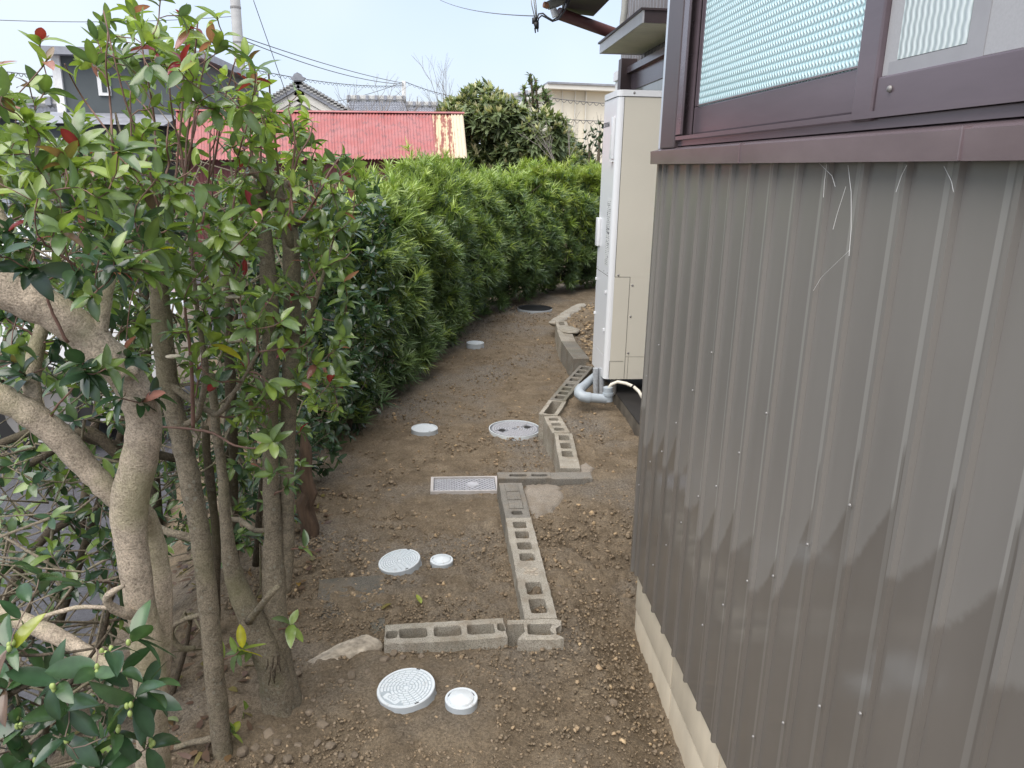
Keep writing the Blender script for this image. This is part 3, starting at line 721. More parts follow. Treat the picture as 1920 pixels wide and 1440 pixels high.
for xa, xb in ((HX0+.134, HX0+.150), (HX0+.153, HX0+.300), (HX0+.303, HX1-.004)):
    MB().box((xa, HY0-.001, HZ0), (xb, HY0+.02, zl-.001)).build('foot_panel', MT['heater_cream'], wh)
MB().box((HX0+.031, HY0-.0035, zl-.028), (HX0+.12, HY0-.002, zl-.026)).build('seam', MT['seam'], wh)
MB().box((HX0+.031, HY0-.0035, HZ0+.01), (HX0+.033, HY0-.002, zl-.0285)).build('seam', MT['seam'], wh)
sm = MB().lathe([(0, .004), (.006, .003), (.007, 0)], 10).mesh('screw_head', MT['steel'], True)
for x, z in ((HX0+.058, zsm+.012), (HX0+.150, zsm-.05), (HX0+.150, .62), (HX0+.150, .385)):
    s = link('screw', sm, wh, None, False); s.matrix_local = Matrix.Translation(Vector((x, HY0, z))-wh.location) @ Matrix.Rotation(R_(90), 4, 'X')
s = link('screw', sm, wh, None, False); s.matrix_local = Matrix.Translation(Vector((HX0+.09, HY0-.006, HZ1-.016))-wh.location) @ Matrix.Rotation(R_(90), 4, 'X')
for yk, zk in ((HY0+.06, .76), (HY0+.06, .52), (HY1-.03, .80), (HY1-.03, .57)):
    MB().box((HX0-.010, yk-.008, zk-.006), (HX0, yk+.008, zk+.012), .003).build('clip', MT['heater_white'], wh)
for yk in (HY0+.05, HY0+.16, HY1-.05):
    s = link('screw', sm, wh, None, False); s.matrix_local = Matrix.Translation(Vector((HX0, yk, zsm+.018))-wh.location) @ Matrix.Rotation(R_(-90), 4, 'Y') @ Matrix.Scale(.6, 4)
# two hand-hole covers, label, maker's name
b = MB(); b.box((HX0-.018, HY0+.045, 1.56), (HX0, HY0+.095, 1.80), .006); b.box((HX0-.024, HY0+.052, 1.545), (HX0-.0005, HY0+.09, 1.555)); hc = b.build('grip_cover', MT['heater_white'], wh, 40)
b = MB(); b.box((HX0-.0195, HY0+.056, 1.60), (HX0-.0182, HY0+.084, 1.70)); b.build('recess', MT['paper'], hc)
b = MB(); b.box((HX0-.022, HY1-.075, 1.02), (HX0, HY1-.015, 1.20), .006); b.build('grip_cover', MT['heater_white'], wh, 40)
lb = MB().box((HX0-.0015, HY0+.045, .92), (HX0-.0003, HY0+.150, 1.33)).build('instruction_label', MT['paper'], wh)
b = MB(); rr = random.Random(4)
for row in range(34):
    z = .93+row*.0115
    for (y0, y1) in ((HY0+.050, HY0+.095), (HY0+.101, HY0+.146)):
        y = y0
        while y < y1-.004:
            w = rr.uniform(.004, .014)
            if rr.random() < .75: b.box((HX0-.0021, y, z+rr.uniform(0, .002)), (HX0-.0017, min(y+w, y1), z+rr.choice((.003, .004, .007))))
            y += w+rr.uniform(.0015, .004)
for z in (1.12, 1.145): b.box((HX0-.0024, HY0+.056, z), (HX0-.0019, HY0+.108, z+.008))
b.build('print', MT['ink'], lb)
def text(name, s, size, m, material, parent, depth=.0004):
    cu_ = bpy.data.curves.new(name, 'FONT'); cu_.body = s; cu_.size = size; cu_.extrude = depth; cu_.align_x = 'CENTER'; cu_.align_y = 'CENTER'
    tmp = bpy.data.objects.new('tmp_text', cu_); COL.objects.link(tmp)
    dg = bpy.context.evaluated_depsgraph_get(); me = bpy.data.meshes.new_from_object(tmp.evaluated_get(dg))
    bpy.data.objects.remove(tmp); me.transform(m); me.materials.clear(); me.materials.append(material)
    return link(name, me, parent)
text('maker_name', 'CORONA', .042, Matrix.Translation((HX0-.0012, HY1-.105, 1.765)) @ Matrix(((0, 0, -1, 0), (-1, 0, 0, 0), (0, 1, 0, 0), (0, 0, 0, 1))), MT['ink'], wh)
# legs under the tank
for x, y in ((HX0+.08, HY0+.06), (HX1-.08, HY0+.06), (HX0+.08, HY1-.06), (HX1-.08, HY1-.06)):
    MB().tube([(x, y, .10), (x, y, HZ0+.01)], .022, 10).build('leg', MT['steel'], wh, 40)
pad = MB().box((HX0+.095, 3.1, -.15), (XB, 5.12, .105), .008).build('concrete_pad', MT['pad'], None, 40)
tag(pad, 'dark weathered concrete step under the water heater', 'concrete pad')
pl = MB().box((HX0+.095, 3.12, .106), (XB-.05, 5.1, .112)).build('dark_top', MT['dark'], pad)  # thin near-black sheet covering the top of the pad

# pipes
pv = thing('drain_pipe', 'grey plastic drain pipe elbow on the soil under the water heater', 'pipe', (1.0, 4.6, .05))
A_ = atY(1138, 712, 4.63); Bp = atY(1142, 752, 4.60)
def w(px, py, y): return atY(px, py, y)
b = MB(); b.tube([w(1140, 752, 4.56), w(1140, 726, 4.56)], .030, 16); b.tube([w(1140, 741, 4.56), w(1140, 736, 4.56)], .0345, 16); b.build('upright_socket', MT['pvc'], pv, 40)
b = MB(); b.tube([w(1137, 748, 4.56), w(1100, 745, 4.56)], .029, 16); b.tube([w(1106, 745.6, 4.56), w(1100, 745, 4.56), w(1092, 743, 4.565), w(1086, 738, 4.59), w(1086, 733, 4.64), w(1090, 728, 4.7)], [.034]*6, 16); b.build('elbow', MT['pvc'], pv, 40)
b = MB(); b.tube([w(1090, 728, 4.7), w(1118, 704, 5.0)], .029, 16); b.build('pipe', MT['pvc'], pv, 40)
lg = thing('lagged_pipe', 'pair of silver lagged pipes dropping from the water heater into the soil', 'pipe', (1.05, 4.7, 0))
for px in (1117, 1128):
    MB().tube([w(px, 690, 4.76), w(px, 710, 4.76), w(px+.5, 745, 4.76)], .019, 10).build('pipe', MT['lagging'], lg, 40)
hs = MB().tube([w(x, y, 4.56+d) for x, y, d in ((1141, 728, 0), (1146, 721, 0), (1158, 716, 0), (1174, 719, -.03), (1188, 725, -.06), (1198, 734, -.1), (1206, 748, -.15))], .0105, 10).build('hose', MT['hose'], None, True)
tag(hs, 'ivory flexible hose curving from the grey socket to the house', 'hose')
MB().tube([w(1186.5, 724, 4.504), w(1188.5, 725.5, 4.496)], .0125, 10).build('hose_clip', MT['black'], hs)

# ------------------------------------------------------------------ concrete block kerb
def outline(pts, step, jit, r):
    out = []
    n = len(pts)
    for i in range(n):
        a = Vector(pts[i]); b_ = Vector(pts[(i+1) % n]); m = max(1, int((b_-a).length/step))
        for k in range(m):
            p = a.lerp(b_, k/m); out.append((p.x+r.uniform(-jit, jit), p.y+r.uniform(-jit, jit)))
    return out
def rrect(cx, cy, hx, hy, rad):
    pts = []
    for sx, sy, s in ((1, 1, 0), (-1, 1, 90), (-1, -1, 180), (1, -1, 270)):
        for i in range(3): t = R_(s+45*i); pts.append((cx+sx*(hx-rad)+rad*math.cos(t), cy+sy*(hy-rad)+rad*math.sin(t)))
    return pts
def block_mesh(L, W, holes, outer=None, h=.19, depth=.15, seed=0, material='block'):
    """hollow concrete block, long axis x, top at z=0; holes=[(cx,cy,hx,hy)]"""
    r = random.Random(seed)
    outer = outer or [(-L/2, -W/2), (L/2, -W/2), (L/2, W/2), (-L/2, W/2)]
    loops = [outline(outer, .016, .0013, r)]+[outline(rrect(*q, .012), .02, .0015, r) for q in holes]
    bm = bmesh.new(); rings = []; edges = []
    for lp in loops:
        vs = [bm.verts.new((x, y, r.uniform(-.0015, .0008))) for x, y in lp]; rings.append(vs)
        edges += [bm.edges.new((vs[i], vs[(i+1) % len(vs)])) for i in range(len(vs))]
    allv = [v for vs in rings for v in vs]
    for tri in tessellate_polygon([[Vector((v.co.x, v.co.y, 0)) for v in vs] for vs in rings]):
        try: bm.faces.new([allv[i] for i in tri])
        except ValueError: pass
    for k, vs in enumerate(rings):
        d = h if k == 0 else depth; n = len(vs); ce = Vector((sum(v.co.x for v in vs)/n, sum(v.co.y for v in vs)/n, 0))
        prev = vs
        for (dz, off) in ((.003, .0025), (d, .0025 if k == 0 else -.004)):
            sgn = 1 if k == 0 else -1
            nx = []
            for v in vs:
                q = (Vector((v.co.x, v.co.y, 0))-ce); q = q.normalized() if q.length else q
                nx.append(bm.verts.new((v.co.x+q.x*off*sgn, v.co.y+q.y*off*sgn, -dz)))
            for i in range(n): bm.faces.new((prev[i], prev[(i+1) % n], nx[(i+1) % n], nx[i]))
            prev = nx
        if k > 0: bm.faces.new(prev)
    bmesh.ops.recalc_face_normals(bm, faces=bm.faces[:])
    # the hole openings: remove any fill triangles inside holes
    me = bpy.data.meshes.new('concrete_block'); bm.to_mesh(me); bm.free(); me.materials.append(MT[material]); return me
def std_holes(L, W, n=3, hw=.031, half=True):
    s = L/n; hs_ = [( -L/2+s*(i+.5), 0, s*.36, hw) for i in range(n)]
    return hs_
def place_block(p0, p1, z, parent, W=.10, n=3, seed=0, holes=None, outer=None, material='block', h=.19, hw=.030, tilt=0, depth=.15):
    p0 = Vector(p0); p1 = Vector(p1); L = (p1-p0).length
    me = block_mesh(L-.003, W, std_holes(L, W, n, hw) if holes is None else holes, outer, h, depth, seed, material)
    m = Matrix.Translation(((p0.x+p1.x)/2, (p0.y+p1.y)/2, z)) @ Matrix.Rotation(math.atan2(p1.y-p0.y, p1.x-p0.x), 4, 'Z') @ Matrix.Rotation(tilt, 4, 'Y')
    me.transform(m); return link('concrete_block', me, parent)
ZT = .062
kb1 = thing('block_kerb', 'front row of two hollow concrete blocks beside the pale stone, right one broken open', 'block kerb', (.08, 2.17, 0))
fl = atZ(722, 1189, ZT); fm = atZ(947, 1176, ZT)
HB = .030
place_block((fl.x, fl.y), (fm.x, fm.y), ZT, kb1, .105, seed=1, holes=[(-.172, 0, .020, .024), (-.115+.012, 0, .046, HB), (.006, 0, .046, HB), (.115, 0, .046, HB), (.180, .005, .013, .026)])
fe = atZ(1052, 1180, ZT); fs_ = atZ(953, 1181, ZT); Lr = (fe-fs_).length
hl = Lr/2
place_block((fs_.x, fs_.y), (fe.x, fe.y), ZT+.002, kb1, .108, seed=2, holes=[(.022, .002, .048, .033)],
            outer=[(-hl, .026), (-hl+.052, .030), (-hl+.056, -.008), (-hl+.028, -.050), (hl-.01, -.054), (hl+.002, -.046), (hl-.030, -.022), (hl-.038, -.002), (hl-.028, .018), (hl, .020), (hl+.004, .046), (hl-.012, .056), (-hl, .054)])
kb2 = thing('block_kerb', 'straight run of open hollow concrete blocks leading from the front row to the drain cover', 'block kerb', (.29, 2.8, 0))
q0 = atZ(1014, 1158, ZT); q1 = atZ(957, 905, ZT)
q0.y = max(q0.y, fe.y+.058)
dirq = (q1-q0); Lq = dirq.length
for i in range(3):
    a = q0+dirq*(i/3); c = q0+dirq*((i+1)/3); bl = Lq/3
    if i == 0: hh = [(-bl*.30, 0, bl*.125, .030), (.0, 0, bl*.12, .030)]
    elif i == 1: hh = [(-bl*.40, 0, bl*.085, .030), (-bl*.16, 0, bl*.09, .030), (bl*.09, 0, bl*.09, .030), (bl*.33, 0, bl*.09, .030)]
    else: hh = [(-bl*.36, 0, bl*.06, .026)]
    place_block((a.x, a.y), (c.x, c.y), ZT, kb2, .108, seed=3+i, holes=hh, material='block' if i < 2 else 'block_grey')
# packed pebbles and mortar filling the closed cells
for cx_, nn in ((.30*Lq/3+q0.y, 1),):
    pass
fillm = MB(); rr = random.Random(8)
for i in range(14):
    t = .27+rr.uniform(-.028, .028); p = q0+dirq*t; o_ = rr.uniform(-.022, .022)
    bm = bmesh.new(); bmesh.ops.create_icosphere(bm, subdivisions=1, radius=rr.uniform(.006, .014)); fillm.bm(bm, Matrix.Translation((p.x+o_, p.y, ZT+rr.uniform(-.004, .003))) @ Matrix.Diagonal((1, rr.uniform(.6, 1.2), .5, 1)))
fl_o = fillm.build('cell_filling', MT['pale_stone'], kb2); fl_o['kind'] = 'stuff'
for t in (.78, .86, .94):
    p = q0+dirq*t
    me = block_mesh(.075, .058, [], None, .02, .02, int(t*100), 'block_grey'); me.transform(Matrix.Translation((p.x, p.y, ZT+.006)) @ Matrix.Rotation(math.atan2(dirq.y, dirq.x), 4, 'Z')); link('mortar_plug', me, kb2)
kb3 = thing('block_kerb', 'mossy grey cross run of concrete blocks right of the rectangular drain cover', 'block kerb', (.45, 3.45, 0))
c0 = atZ(934, 894, ZT); c1 = atZ(1076, 893, ZT); c0.y += .02; c1.y += .02
cm = c0.lerp(c1, .7)
place_block((c0.x, c0.y), (cm.x, cm.y), ZT, kb3, .075, seed=7, material='block_grey', holes=[(-.03, 0, .045, .018), (.075, 0, .042, .016)])
place_block((cm.x, cm.y), (c1.x+.09, c1.y), ZT-.003, kb3, .08, seed=8, material='block_grey', holes=[])
kb4 = thing('block_kerb', 'deep pair of hollow concrete blocks beside the round grey manhole cover', 'block kerb', (.67, 3.85, 0))
a0_ = atZ(1069, 877, ZT); a1_ = atZ(1056, 812, ZT); a2_ = atZ(1035, 781, ZT)
a0_.y = max(a0_.y, c1.y+.04)
place_block((a0_.x, a0_.y), (a1_.x, a1_.y), ZT, kb4, .10, seed=9, h=.30, holes=[((a1_-a0_).length*k_, 0, (a1_-a0_).length*.09, .030) for k_ in (-.12, .12, .36)])
place_block((a1_.x-.012, a1_.y+.005), (a2_.x, a2_.y), ZT+.003, kb4, .10, seed=10, h=.30, holes=[((a2_-a1_).length*k_, 0, (a2_-a1_).length*.10, .030) for k_ in (-.30, 0, .30)])
kb5 = thing('block_kerb', 'slanting run of narrow weathered hollow blocks left of the grey drain pipe', 'block kerb', (.9, 5.1, 0))
b0 = atZ(1028, 774, ZT); b1 = atZ(1046, 748, ZT); b2 = atZ(1072, 716, ZT); b3 = atZ(1100, 686, ZT)
L1 = (b1-b0).length
place_block((b0.x, b0.y), (b1.x, b1.y), ZT-.01, kb5, .115, seed=11, material='block', holes=[(0, 0, L1*.46, .034)])
L2 = (b2-b1).length; L3 = (b3-b2).length
place_block((b1.x, b1.y), (b2.x, b2.y), ZT-.005, kb5, .105, seed=12, material='block_grey', holes=[(-L2*.36, 0, L2*.09, .032), (-L2*.12, 0, L2*.09, .032), (L2*.12, 0, L2*.09, .032), (L2*.36, 0, L2*.09, .032)])
place_block((b2.x, b2.y), (b3.x, b3.y), ZT, kb5, .105, seed=13, material='block_grey', holes=[(-L3*.36, 0, L3*.09, .032), (-L3*.12, 0, L3*.09, .032), (L3*.12, 0, L3*.09, .032), (L3*.36, 0, L3*.09, .032)])
kb6 = thing('block_kerb', 'far run of solid mossy blocks capped with flat stones behind the water heater', 'block kerb', (1.1, 6.6, 0))
d = [atZ(1090, 672, ZT), atZ(1066, 640, ZT), atZ(1057, 618, ZT), atZ(1052, 602, ZT)]
for i in range(3):
    L = (d[i+1]-d[i]).length
    place_block((d[i].x, d[i].y), (d[i+1].x, d[i+1].y), ZT, kb6, .125 if i < 2 else .11, seed=15+i, h=.26, material='block_grey' if i == 0 else 'block', holes=[] if i < 2 else [(L*.1, 0, .03, .03), (L*.24, 0, .03, .03), (L*.38, 0, .03, .03)])
def flat_stone(name, c, rx_, ry_, h, material, parent=None, seed=0, rot=0):
    r = random.Random(seed); bm = bmesh.new(); bmesh.ops.create_icosphere(bm, subdivisions=3, radius=1)
    for v in bm.verts:
        q = v.co.copy(); k_ = 1+.28*noise.noise(q*1.2+Vector((seed*3.1, 0, 0)))+.10*noise.noise(q*3+Vector((0, seed*2.2, 0)))
        v.co = Vector((q.x*rx_*k_, q.y*ry_*k_, math.copysign(abs(q.z)**.6, q.z)*h*(1+.15*noise.noise(q*2))))
    m = MB(); m.bm(bm, Matrix.Translation(c) @ Matrix.Rotation(rot, 4, 'Z')); return m.build(name, MT[material], parent, True)
e = atZ(1066, 620, ZT)
flat_stone('cap_stone', (e.x+.01, e.y, ZT+.003), .085, .15, .016, 'block', kb6, 5)
e = atZ(1060, 585, .05)
for i in range(9):
    pp = atZ(1045+i*5.3, 598-i*3.5, .06); flat_stone('rough_edge', (pp.x, pp.y, .028), .07, .15, .030, 'block', kb6, 30+i, -.5)

# ------------------------------------------------------------------ round and square covers
def lid_big(loc, rad, tilt, label, group=None, pattern=True, h=.05, name='inspection_lid', cat='lid'):
    t = thing(name, label, cat, loc, 0, group); t.rotation_euler = tilt
    r = rad
    pr = [(0, h-.003), (r*.875, h-.003), (r*.885, h-.0045), (r*.90, h-.0045), (r*.905, h), (r*.985, h), (r, h-.003)]
    MB().lathe(pr, 56).build('lid', MT['lid'], t, 30, keep=False)
    MB().lathe([(r, h-.0035), (r*.998, h*.4), (r*1.012, h*.38), (r*1.01, -.06)], 56).build('rim', MT['lid_side'], t, 30, keep=False)
    if pattern:
        g = MB(); rings = 7
        # grooves between raised bricks: the bricks themselves are built proud of the lid
        rr0 = r*.13
        for k_ in range(rings):
            ra = r*(.10+.11*k_)+.002; rb = r*(.10+.11*(k_+1))-.0008; n = max(8, 5+k_*3)
            for i in range(n):
                a0 = 2*math.pi*(i+.5*(k_ % 2))/n; a1 = a0+2*math.pi/n-.0022/ra
                am = math.degrees((a0+a1)/2) % 360
                if 190 < am < 262 and k_ >= 4 and pattern != 'plain': continue
                m_ = 4; vs = []
                for q in range(m_+1):
                    a = a0+(a1-a0)*q/m_
                    vs += [(ra*math.cos(a), ra*math.sin(a), h-.003), (rb*math.cos(a), rb*math.sin(a), h-.003), (ra*math.cos(a), ra*math.sin(a), h-.0008), (rb*math.cos(a), rb*math.sin(a), h-.0008)]
                fs = []
                for q in range(m_):
                    o_ = q*4; fs += [(o_+2, o_+3, o_+7, o_+6), (o_+1, o_+5, o_+7, o_+3), (o_, o_+2, o_+6, o_+4)]
                fs += [(0, 1, 3, 2), (m_*4, m_*4+2, m_*4+3, m_*4+1)]
                g.add(vs, fs)
        g.build('tread_pattern', MT['lid'], t, keep=False)['kind'] = 'stuff'
        MB().lathe([(0, h-.0025), (r*.09, h-.0025)], 24).build('centre_disc', MT['lid'], t, keep=False)
        MB().lathe([(r*.09, h-.0026), (r*.875, h-.0026)], 40).build('groove_floor', MT['lid_groove'], t, keep=False)
        if pattern != 'plain':
            an = R_(226); pm = Matrix.Rotation(an-R_(270), 4, 'Z') @ Matrix.Translation((0, -r*.66, h))
            pts = rrect(0, 0, r*.33, r*.125, r*.05)
            bb = MB().prism([pm @ Vector((x, y, -.003)) for x, y in pts], pm.to_3x3() @ Vector((0, 0, .0018))); bb.build('name_plate', MT['lid'], t, keep=False)
            cu_ = text('raised_letters', 'CLU', r*.2, pm @ Matrix.Translation((0, 0, -.0012)), MT['lid_groove'], None, .0009); cu_.parent = t
    for a in (205, 335):
        MB().box((-.006, -.0015, -.001), (.006, .0015, .0012)).build('notch', MT['dark'], t, keep=False).matrix_local = Matrix.Rotation(R_(a), 4, 'Z') @ Matrix.Translation((0, r*.945, 0)) @ Matrix.Translation((0, 0, h))
    return t
def lid_small(loc, rad, label, group=None, h=.045, tilt=(0, 0, 0)):
    t = thing('cleanout_cap', label, 'cap', loc, 0, group); t.rotation_euler = tilt; r = rad
    MB().lathe([(0, h+.014), (r*.03, h+.0138), (r*.74, h+.0025), (r*.79, h-.003), (r*.84, h-.003), (r*.86, h), (r*.97, h), (r, h-.003)], 44).build('cap', MT['lid'], t, 30, keep=False)
    MB().lathe([(r, h-.0032), (r*.995, h*.35), (r*1.01, h*.33), (r*1.005, -.06)], 44).build('rim', MT['lid_side'], t, 30, keep=False)
    for a in (60, 200, 300):
        MB().box((-.010, -.0012, -.0035), (.010, .0012, -.0025)).build('slot', MT['dark'], t, keep=False).matrix_local = Matrix.Rotation(R_(a), 4, 'Z') @ Matrix.Translation((0, r*.815, h))
    return t
def put(px, py, z): p = atZ(px, py, z); return p
p = put(764, 1287, .045); lid_big((p.x, p.y, -.005), .0845, (R_(2), R_(-5), 0), 'large pale plastic drain lid nearest the camera, with concentric brick pattern')
p = put(865, 1307, .045); lid_small((p.x, p.y, -.002), .047, 'small white conical drain cap beside the nearest large lid')
p = put(752, 1051, .0); lid_big((p.x, p.y, -.046), .083, (R_(3), R_(-8), 0), 'pale plastic drain lid half sunk in soil behind the front block row', pattern='plain')
p = put(828, 1055, -.02); lid_small((p.x, p.y, -.05), .046, 'small white drain cap level with the soil beside the half sunk lid')
p = put(796, 801, -.075); t_ = lid_big((p.x, p.y, -.128), .083, (0, 0, 0), 'white drain lid left of the grey manhole cover, close to the dark hedge', pattern=None)
p = put(891, 644, -.08); t_ = lid_big((p.x, p.y, -.12), .082, (0, 0, 0), 'white drain lid farthest up the path near the needle hedge', pattern=None)
# soil crumbs on those two lids
# grey manhole cover with two square finger holes
p = put(965, 803, -.10); r = .165
mh = thing('manhole_cover', 'round grey cast manhole cover with two square finger holes in the soil path', 'manhole cover', (p.x, p.y, -.115))
MB().lathe([(r*.962, .009), (r*.965, .016), (r, .016), (r*1.01, -.05)], 60).build('frame_ring', MT['lid'], mh, 30, keep=False)
MB().lathe([(0, .011), (r*.93, .011), (r*.945, .004), (r*.962, .004)], 60).build('plate', MT['iron'], mh, 30, keep=False)
g = MB()
for k_ in range(8):
    ra = r*(.12+.096*k_)+.002; rb = r*(.12+.096*(k_+1))-.003; n = 8+k_*4
    for i in range(n):
        a0 = 2*math.pi*(i+.5*(k_ % 2))/n; a1 = a0+2*math.pi/n-.004/ra; am = (a0+a1)/2; xm, ym = (ra+rb)/2*math.cos(am), (ra+rb)/2*math.sin(am)
        if min(abs(xm+.083)+abs(ym+.028), abs(xm-.083)+abs(ym-.028)) < .042: continue
        g.prism([(ra*math.cos(a0), ra*math.sin(a0), .0108), (rb*math.cos(a0), rb*math.sin(a0), .0108), (rb*math.cos(a1), rb*math.sin(a1), .0108), (ra*math.cos(a1), ra*math.sin(a1), .0108)], (0, 0, .003))
g.build('tread_pattern', MT['cover_rib'], mh, keep=False)['kind'] = 'stuff'
for sx in (-1, 1):
    c = Vector((sx*.083, sx*.028, .0112)); pts = [c+Vector((math.cos(t)*.026, math.sin(t)*.026, 0)) for t in (.2, .2+math.pi/2, .2+math.pi, .2+1.5*math.pi)]
    MB().prism(pts, (0, 0, .0029)).build('finger_hole', MT['dark'], mh, keep=False)
# rectangular cover
g0_ = atZ(807, 933, -.085); g1_ = atZ(932, 931, -.085); g2_ = atZ(815, 905, -.085)
gw = g1_.x-g0_.x+.01; gd = g2_.y-g0_.y
rc = thing('drain_cover', 'rectangular grey drain cover with criss-cross tread against the block kerb', 'drain cover', (g0_.x, g0_.y, -.068), 0)
fr = MB()
for a, b_ in (((0, 0, -.05), (gw, .010, .016)), ((0, gd-.010, -.05), (gw, gd, .016)), ((0, .0105, -.05), (.014, gd-.0105, .016)), ((gw-.012, .0105, -.05), (gw, gd-.0105, .016))): fr.box(a, b_)
fr.build('frame', MT['cover_frame'], rc, keep=False)
MB().box((.0145, .011, -.04), (gw-.0125, gd-.011, .006)).build('plate', MT['iron'], rc, keep=False)
g = MB(); st = .026
def seg_clip(x0, y0, x1, y1):
    lo = (.022, .015); hi = (gw-.016, gd-.015); t0, t1 = 0., 1.; dx, dy = x1-x0, y1-y0
    for p_, q_ in ((-dx, x0-lo[0]), (dx, hi[0]-x0), (-dy, y0-lo[1]), (dy, hi[1]-y0)):
        if p_ == 0:
            if q_ < 0: return None
        else:
            rr_ = q_/p_
            if p_ < 0: t0 = max(t0, rr_)
            else: t1 = min(t1, rr_)
    return (x0+dx*t0, y0+dy*t0, x0+dx*t1, y0+dy*t1) if t0 < t1 else None
for i in range(-14, 30):
    for s_ in (1, -1):
        q = seg_clip(i*st, 0 if s_ > 0 else gd, i*st+gd, gd if s_ > 0 else 0)
        if q:
            if gw*.46 < (q[0]+q[2])/2 < gw*.80 and False: continue
            a = Vector((q[0], q[1], 0)); b_ = Vector((q[2], q[3], 0)); nrm_ = (b_-a).normalized().cross(Vector((0, 0, 1)))*.0022
            zz = .0062 if s_ > 0 else .0060
            g.prism([a+nrm_+Vector((0, 0, zz-.001)), b_+nrm_+Vector((0, 0, zz-.001)), b_-nrm_+Vector((0, 0, zz-.001)), a-nrm_+Vector((0, 0, zz-.001))], (0, 0, .0045 if s_ > 0 else .0042))
g.build('tread_ribs', MT['cover_rib'], rc, keep=False)['kind'] = 'stuff'
b = MB(); b.lathe([(0, .0115), (.026, .0115), (.028, .0125), (.031, .0125), (.033, .006)], 28, (gw*.62, gd*.5, 0)); b.build('centre_boss', MT['cover_rib'], rc, 30, keep=False)
# dark cover far up the path
p = put(1003, 578, -.085); r = .20
dm = thing('manhole_cover', 'dark round cover at the far end of the path under the hedge', 'manhole cover', (p.x, p.y, -.10))
MB().lathe([(0, .02), (r*.9, .02), (r*.91, .024), (r, .024), (r, -.06)], 44).build('cover', MT['black'], dm, 30, keep=False)
MB().lathe([(r*1.001, .018), (r*1.02, .016), (r*1.03, -.06)], 44).build('rim', MT['lid_side'], dm, 30, keep=False)

# mortar spilt over the soil beside the kerb corner
def spill(label, pts, material, h, seed):
    r = np.random.default_rng(seed); c = sum((Vector(p) for p in pts), Vector())/len(pts); vs = []; fs = []; n = len(pts)*6; rings = 9
    rim = []
    for i in range(n):
        t = i/6; a = Vector(pts[int(t) % len(pts)]); b_ = Vector(pts[(int(t)+1) % len(pts)]); rim.append(a.lerp(b_, t-int(t))+Vector((r.normal()*.004, r.normal()*.004, 0)))
    vs.append((c.x, c.y, gzf(c.x, c.y)+h))
    for k_ in range(1, rings+1):
        for i in range(n):
            q = c.lerp(rim[i], k_/rings); vs.append((q.x, q.y, gzf(q.x, q.y)+h*(1-(k_/rings)**6*1.3)+.002*nrm((q.x*30, q.y*30, seed))))
    for i in range(n):
        fs.append((0, 1+i, 1+(i+1) % n))
        for k_ in range(rings-1): fs.append((1+k_*n+i, 1+(k_+1)*n+i, 1+(k_+1)*n+(i+1) % n, 1+k_*n+(i+1) % n))
    m = MB().add(vs, fs); tag(m.build('mortar_patch', MT[material], None, True), label, 'mortar patch')
MT['mortar'] = block_material('spilt_mortar', (.36, .315, .26), .1)
spill('pale patch of spilt mortar right of the kerb corner by the rectangular drain cover', [atZ(x, y, .03) for x, y in ((978, 908), (1020, 903), (1052, 912), (1060, 935), (1042, 960), (1005, 974), (985, 955))], 'mortar', .017, 2)
spill('grey mortar smear around the corner of the deep hollow block pair', [atZ(x, y, .03) for x, y in ((1070, 880), (1100, 868), (1118, 880), (1108, 900), (1080, 906))], 'mortar', .016, 5)
# ------------------------------------------------------------------ stones, slab
s0, s1, s2, s3 = atZ(600, 1095, -.035), atZ(720, 1085, -.035), atZ(722, 1205, -.02), atZ(583, 1235, -.02)
b = MB(); cuts = (0, .36, .68, 1)
slab = thing('paving_slab', 'dark damp concrete paving slab cracked in three beside the path', 'paving slab', ((s0.x+s2.x)/2, (s0.y+s2.y)/2, -.03))
for i in range(3):
    l0, l1 = s0.lerp(s3, cuts[i]+.004), s0.lerp(s3, cuts[i+1]-.004); r0, r1 = s1.lerp(s2, cuts[i]+.02), s1.lerp(s2, cuts[i+1]+.012)
    lp = [l0]+[l0.lerp(r0, k_/7)+Vector((0, .006*nrm((k_*1.7, i, 0)), 0)) for k_ in range(1, 7)]+[r0, r1]+[r1.lerp(l1, k_/7)+Vector((0, .006*nrm((k_*1.3, i+5, 0)), 0)) for k_ in range(1, 7)]+[l1]
    zt = sum(gzf(v.x, v.y) for v in lp)/len(lp)+.027
    MB().prism([(v.x, v.y, -.12) for v in lp], (0, 0, .12-.014)).build('slab_piece', MT['slab'], slab)
ps = [atZ(x, y, .02) for x, y in ((555, 1250), (600, 1243), (650, 1228), (700, 1216))]
m = MB()
for i, (pp, rx_, ry_, h_) in enumerate(((ps[0], .06, .022, .025), (ps[1], .06, .028, .03), (ps[2], .075, .04, .05), (ps[3], .06, .05, .055))): pass
b = MB(); bm = bmesh.new(); bmesh.ops.create_icosphere(bm, subdivisions=4, radius=1)
cst = atZ(640, 1236, .0); ang = math.atan2(ps[3].y-ps[0].y, ps[3].x-ps[0].x); half = (ps[3]-ps[0]).length*.56
for v in bm.verts:
    q = v.co.copy(); tw = (q.x+1)/2
    wv = .018+.042*tw; hv = .016+.038*tw
    k_ = 1+.30*noise.noise(q*1.6+Vector((4, 1, 0)))+.20*noise.noise(q*4)+.12*noise.noise(q*9)
    v.co = Vector((q.x*half*(1+.05*noise.noise(q*3)), q.y*wv*k_+.012*math.sin(q.x*2.2), q.z*hv*k_+.006))
b.bm(bm, Matrix.Translation((cst.x, cst.y, .005)) @ Matrix.Rotation(ang, 4, 'Z'))
st_ = b.build('long_stone', MT['pale_stone'], None, True); tag(st_, 'long pale boulder lying between the double tree trunk and the front block row', 'boulder')
rr = random.Random(12)
sv_me = []
